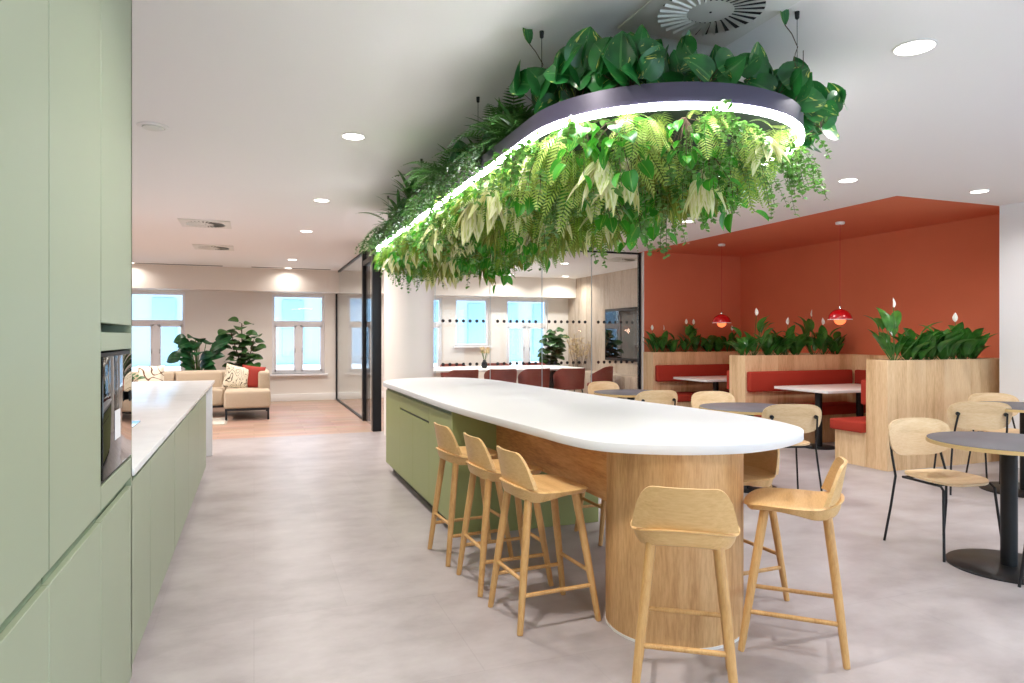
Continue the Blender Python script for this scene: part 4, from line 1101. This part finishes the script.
downlight(-2.29, 15.2, 'round ceiling downlight far left above the lounge window', 6, col=WARM); downlight(-2.3, 12.4, 'unseen round ceiling downlight added above the sofa end', 85, col=WARM); downlight(-2.3, 9.5, 'unseen round ceiling downlight added behind the kitchen wall', 85, col=WARM)  # sofa end and kitchen wall lamps added to brighten the lounge
downlight(3.11, 2.5, 'large ceiling downlight at the top right, nearest the viewer', 20, .09)
downlight(3.11, .2, 'unseen ceiling downlight added behind the viewer over the cafe', 18); downlight(5.2, 2.5, 'ceiling downlight added out of frame above the near round table', 18); downlight(5.2, .2, 'ceiling downlight added out of frame at the cafe corner', 18)  # unseen lamps added to even out the cafe light
downlight(5.17, 4.84, 'ceiling downlight just right of the ring light planting', 26); downlight(5.12, 7.26, 'ceiling downlight under the hanging fern edge in front of the terracotta ceiling', 26)
downlight(6.79, 4.74, 'ceiling downlight in front of the terracotta ceiling by the white wall', 18)
downlight(3.5, 5.2, 'added ceiling downlight hidden behind the hanging plants', 24); downlight(3.5, 8.4, 'added ceiling downlight by the round column', 22); downlight(6.6, 2.0, 'ceiling downlight added out of frame by the white wall', 18)  # extra lamps added for even light, none of them in sight
for x, y, lb in ((7.0, 14.9, 'by the wood wall'), (5.76, 12.3, 'above the near chairs'), (4.4, 14.4, 'above the window side'), (4.0, 12.3, 'near the column'), (5.6, 14.9, 'before the bulkhead'), (2.7, 12.2, 'added behind the glass side wall'), (2.6, 14.6, 'added in the window corner by the glass side wall')):  # last two added to brighten the part behind the side glass
    downlight(x, y, 'meeting room ceiling downlight ' + lb, 30, col=WARM)

def diffuser(label, x, y, s=.60):
    t = thing('air_diffuser', label, 'vent', (x, y, HC - .001), 0, 'square ceiling air diffusers')
    m = MB(); m.box(-s / 2, s / 2, -s / 2, s / 2, -.012, 0, .003); m.build('plate', M['vent'], t)
    m = MB(); n = 28
    for k in range(n):
        a = 2 * PI * k / n; r0, r1 = s * .17, s * .385
        def P_(r, q): return (r * math.cos(q), r * math.sin(q), -.0128)
        w = .062
        m.add([P_(r0, a), P_(r1, a + .10), P_(r1, a + .10 + w * 1.6), P_(r0, a + w * 1.4)], [(3, 2, 1, 0)])
    m.build('slots', M['slot'], t, smooth=0)
    m = MB()
    for k in range(n):
        a = 2 * PI * k / n + .10; r0, r1 = s * .17, s * .385
        c, d = Vector((r0 * math.cos(a), r0 * math.sin(a), -.013)), Vector((r1 * math.cos(a + .1), r1 * math.sin(a + .1), -.013))
        nrm = (d - c).cross(Z).normalized() * .012
        m.add([c, d, d + nrm * .6 - Z * .010, c + nrm * .6 - Z * .006], [(0, 1, 2, 3)])
    m.build('vanes', M['vent'], t, smooth=0)
    m = MB(); m.lathe([(.006, -.014), (.006, -.016), (0, -.017)], 10); m.build('screw', M['steel'], t)
diffuser('large square swirl air diffuser above the rounded end of the ring light', 1.90, 2.53)
diffuser('square swirl air diffuser over the aisle, nearer of the two small ones', -.58, 9.6)
diffuser('square swirl air diffuser over the aisle, farther of the two small ones', -.61, 12.1)
diffuser('square swirl air diffuser in the meeting room ceiling', 6.5, 11.3)
t = thing('ceiling_speaker', 'round white ceiling speaker near the tall green cabinets', 'speaker', (-.654, 5.30, HC - .0005))
m = MB(); m.lathe([(.102, 0), (.102, -.005), (.076, -.010), (.076, -.004)], 40); m.build('bezel', M['trim'], t)
m = MB(); m.lathe([(.066, -.002), (.066, -.016), (.056, -.020), (0, -.025)], 40); m.build('cover', M['vent'], t)
for x, lb in ((-1.4, 'above the left lounge window'), (.75, 'above the right lounge window')):
    t = MB(); t.box(x - .8, x + .8, 15.2, 15.26, HC - .006, HC - .001); tag(t.build('slot_vent', M['slot']), 'thin dark linear ceiling vent ' + lb, 'vent')

# sky outside
w = bpy.data.worlds.new('sky'); sc.world = w; w.use_nodes = True
bg = w.node_tree.nodes['Background']; bg.inputs[0].default_value = (.88, .94, 1.0, 1); bg.inputs[1].default_value = 5.5

sc.view_settings.view_transform = 'Standard'; sc.view_settings.look = 'None'; sc.view_settings.gamma = 1; sc.view_settings.use_curve_mapping = False
sc.view_settings.exposure = 0.4
cy = sc.cycles
cy.use_denoising = True; cy.max_bounces = 10; cy.diffuse_bounces = 5; cy.glossy_bounces = 4; cy.transparent_max_bounces = 16; cy.transmission_bounces = 4
cy.caustics_reflective = False; cy.caustics_refractive = False; cy.sample_clamp_indirect = 6
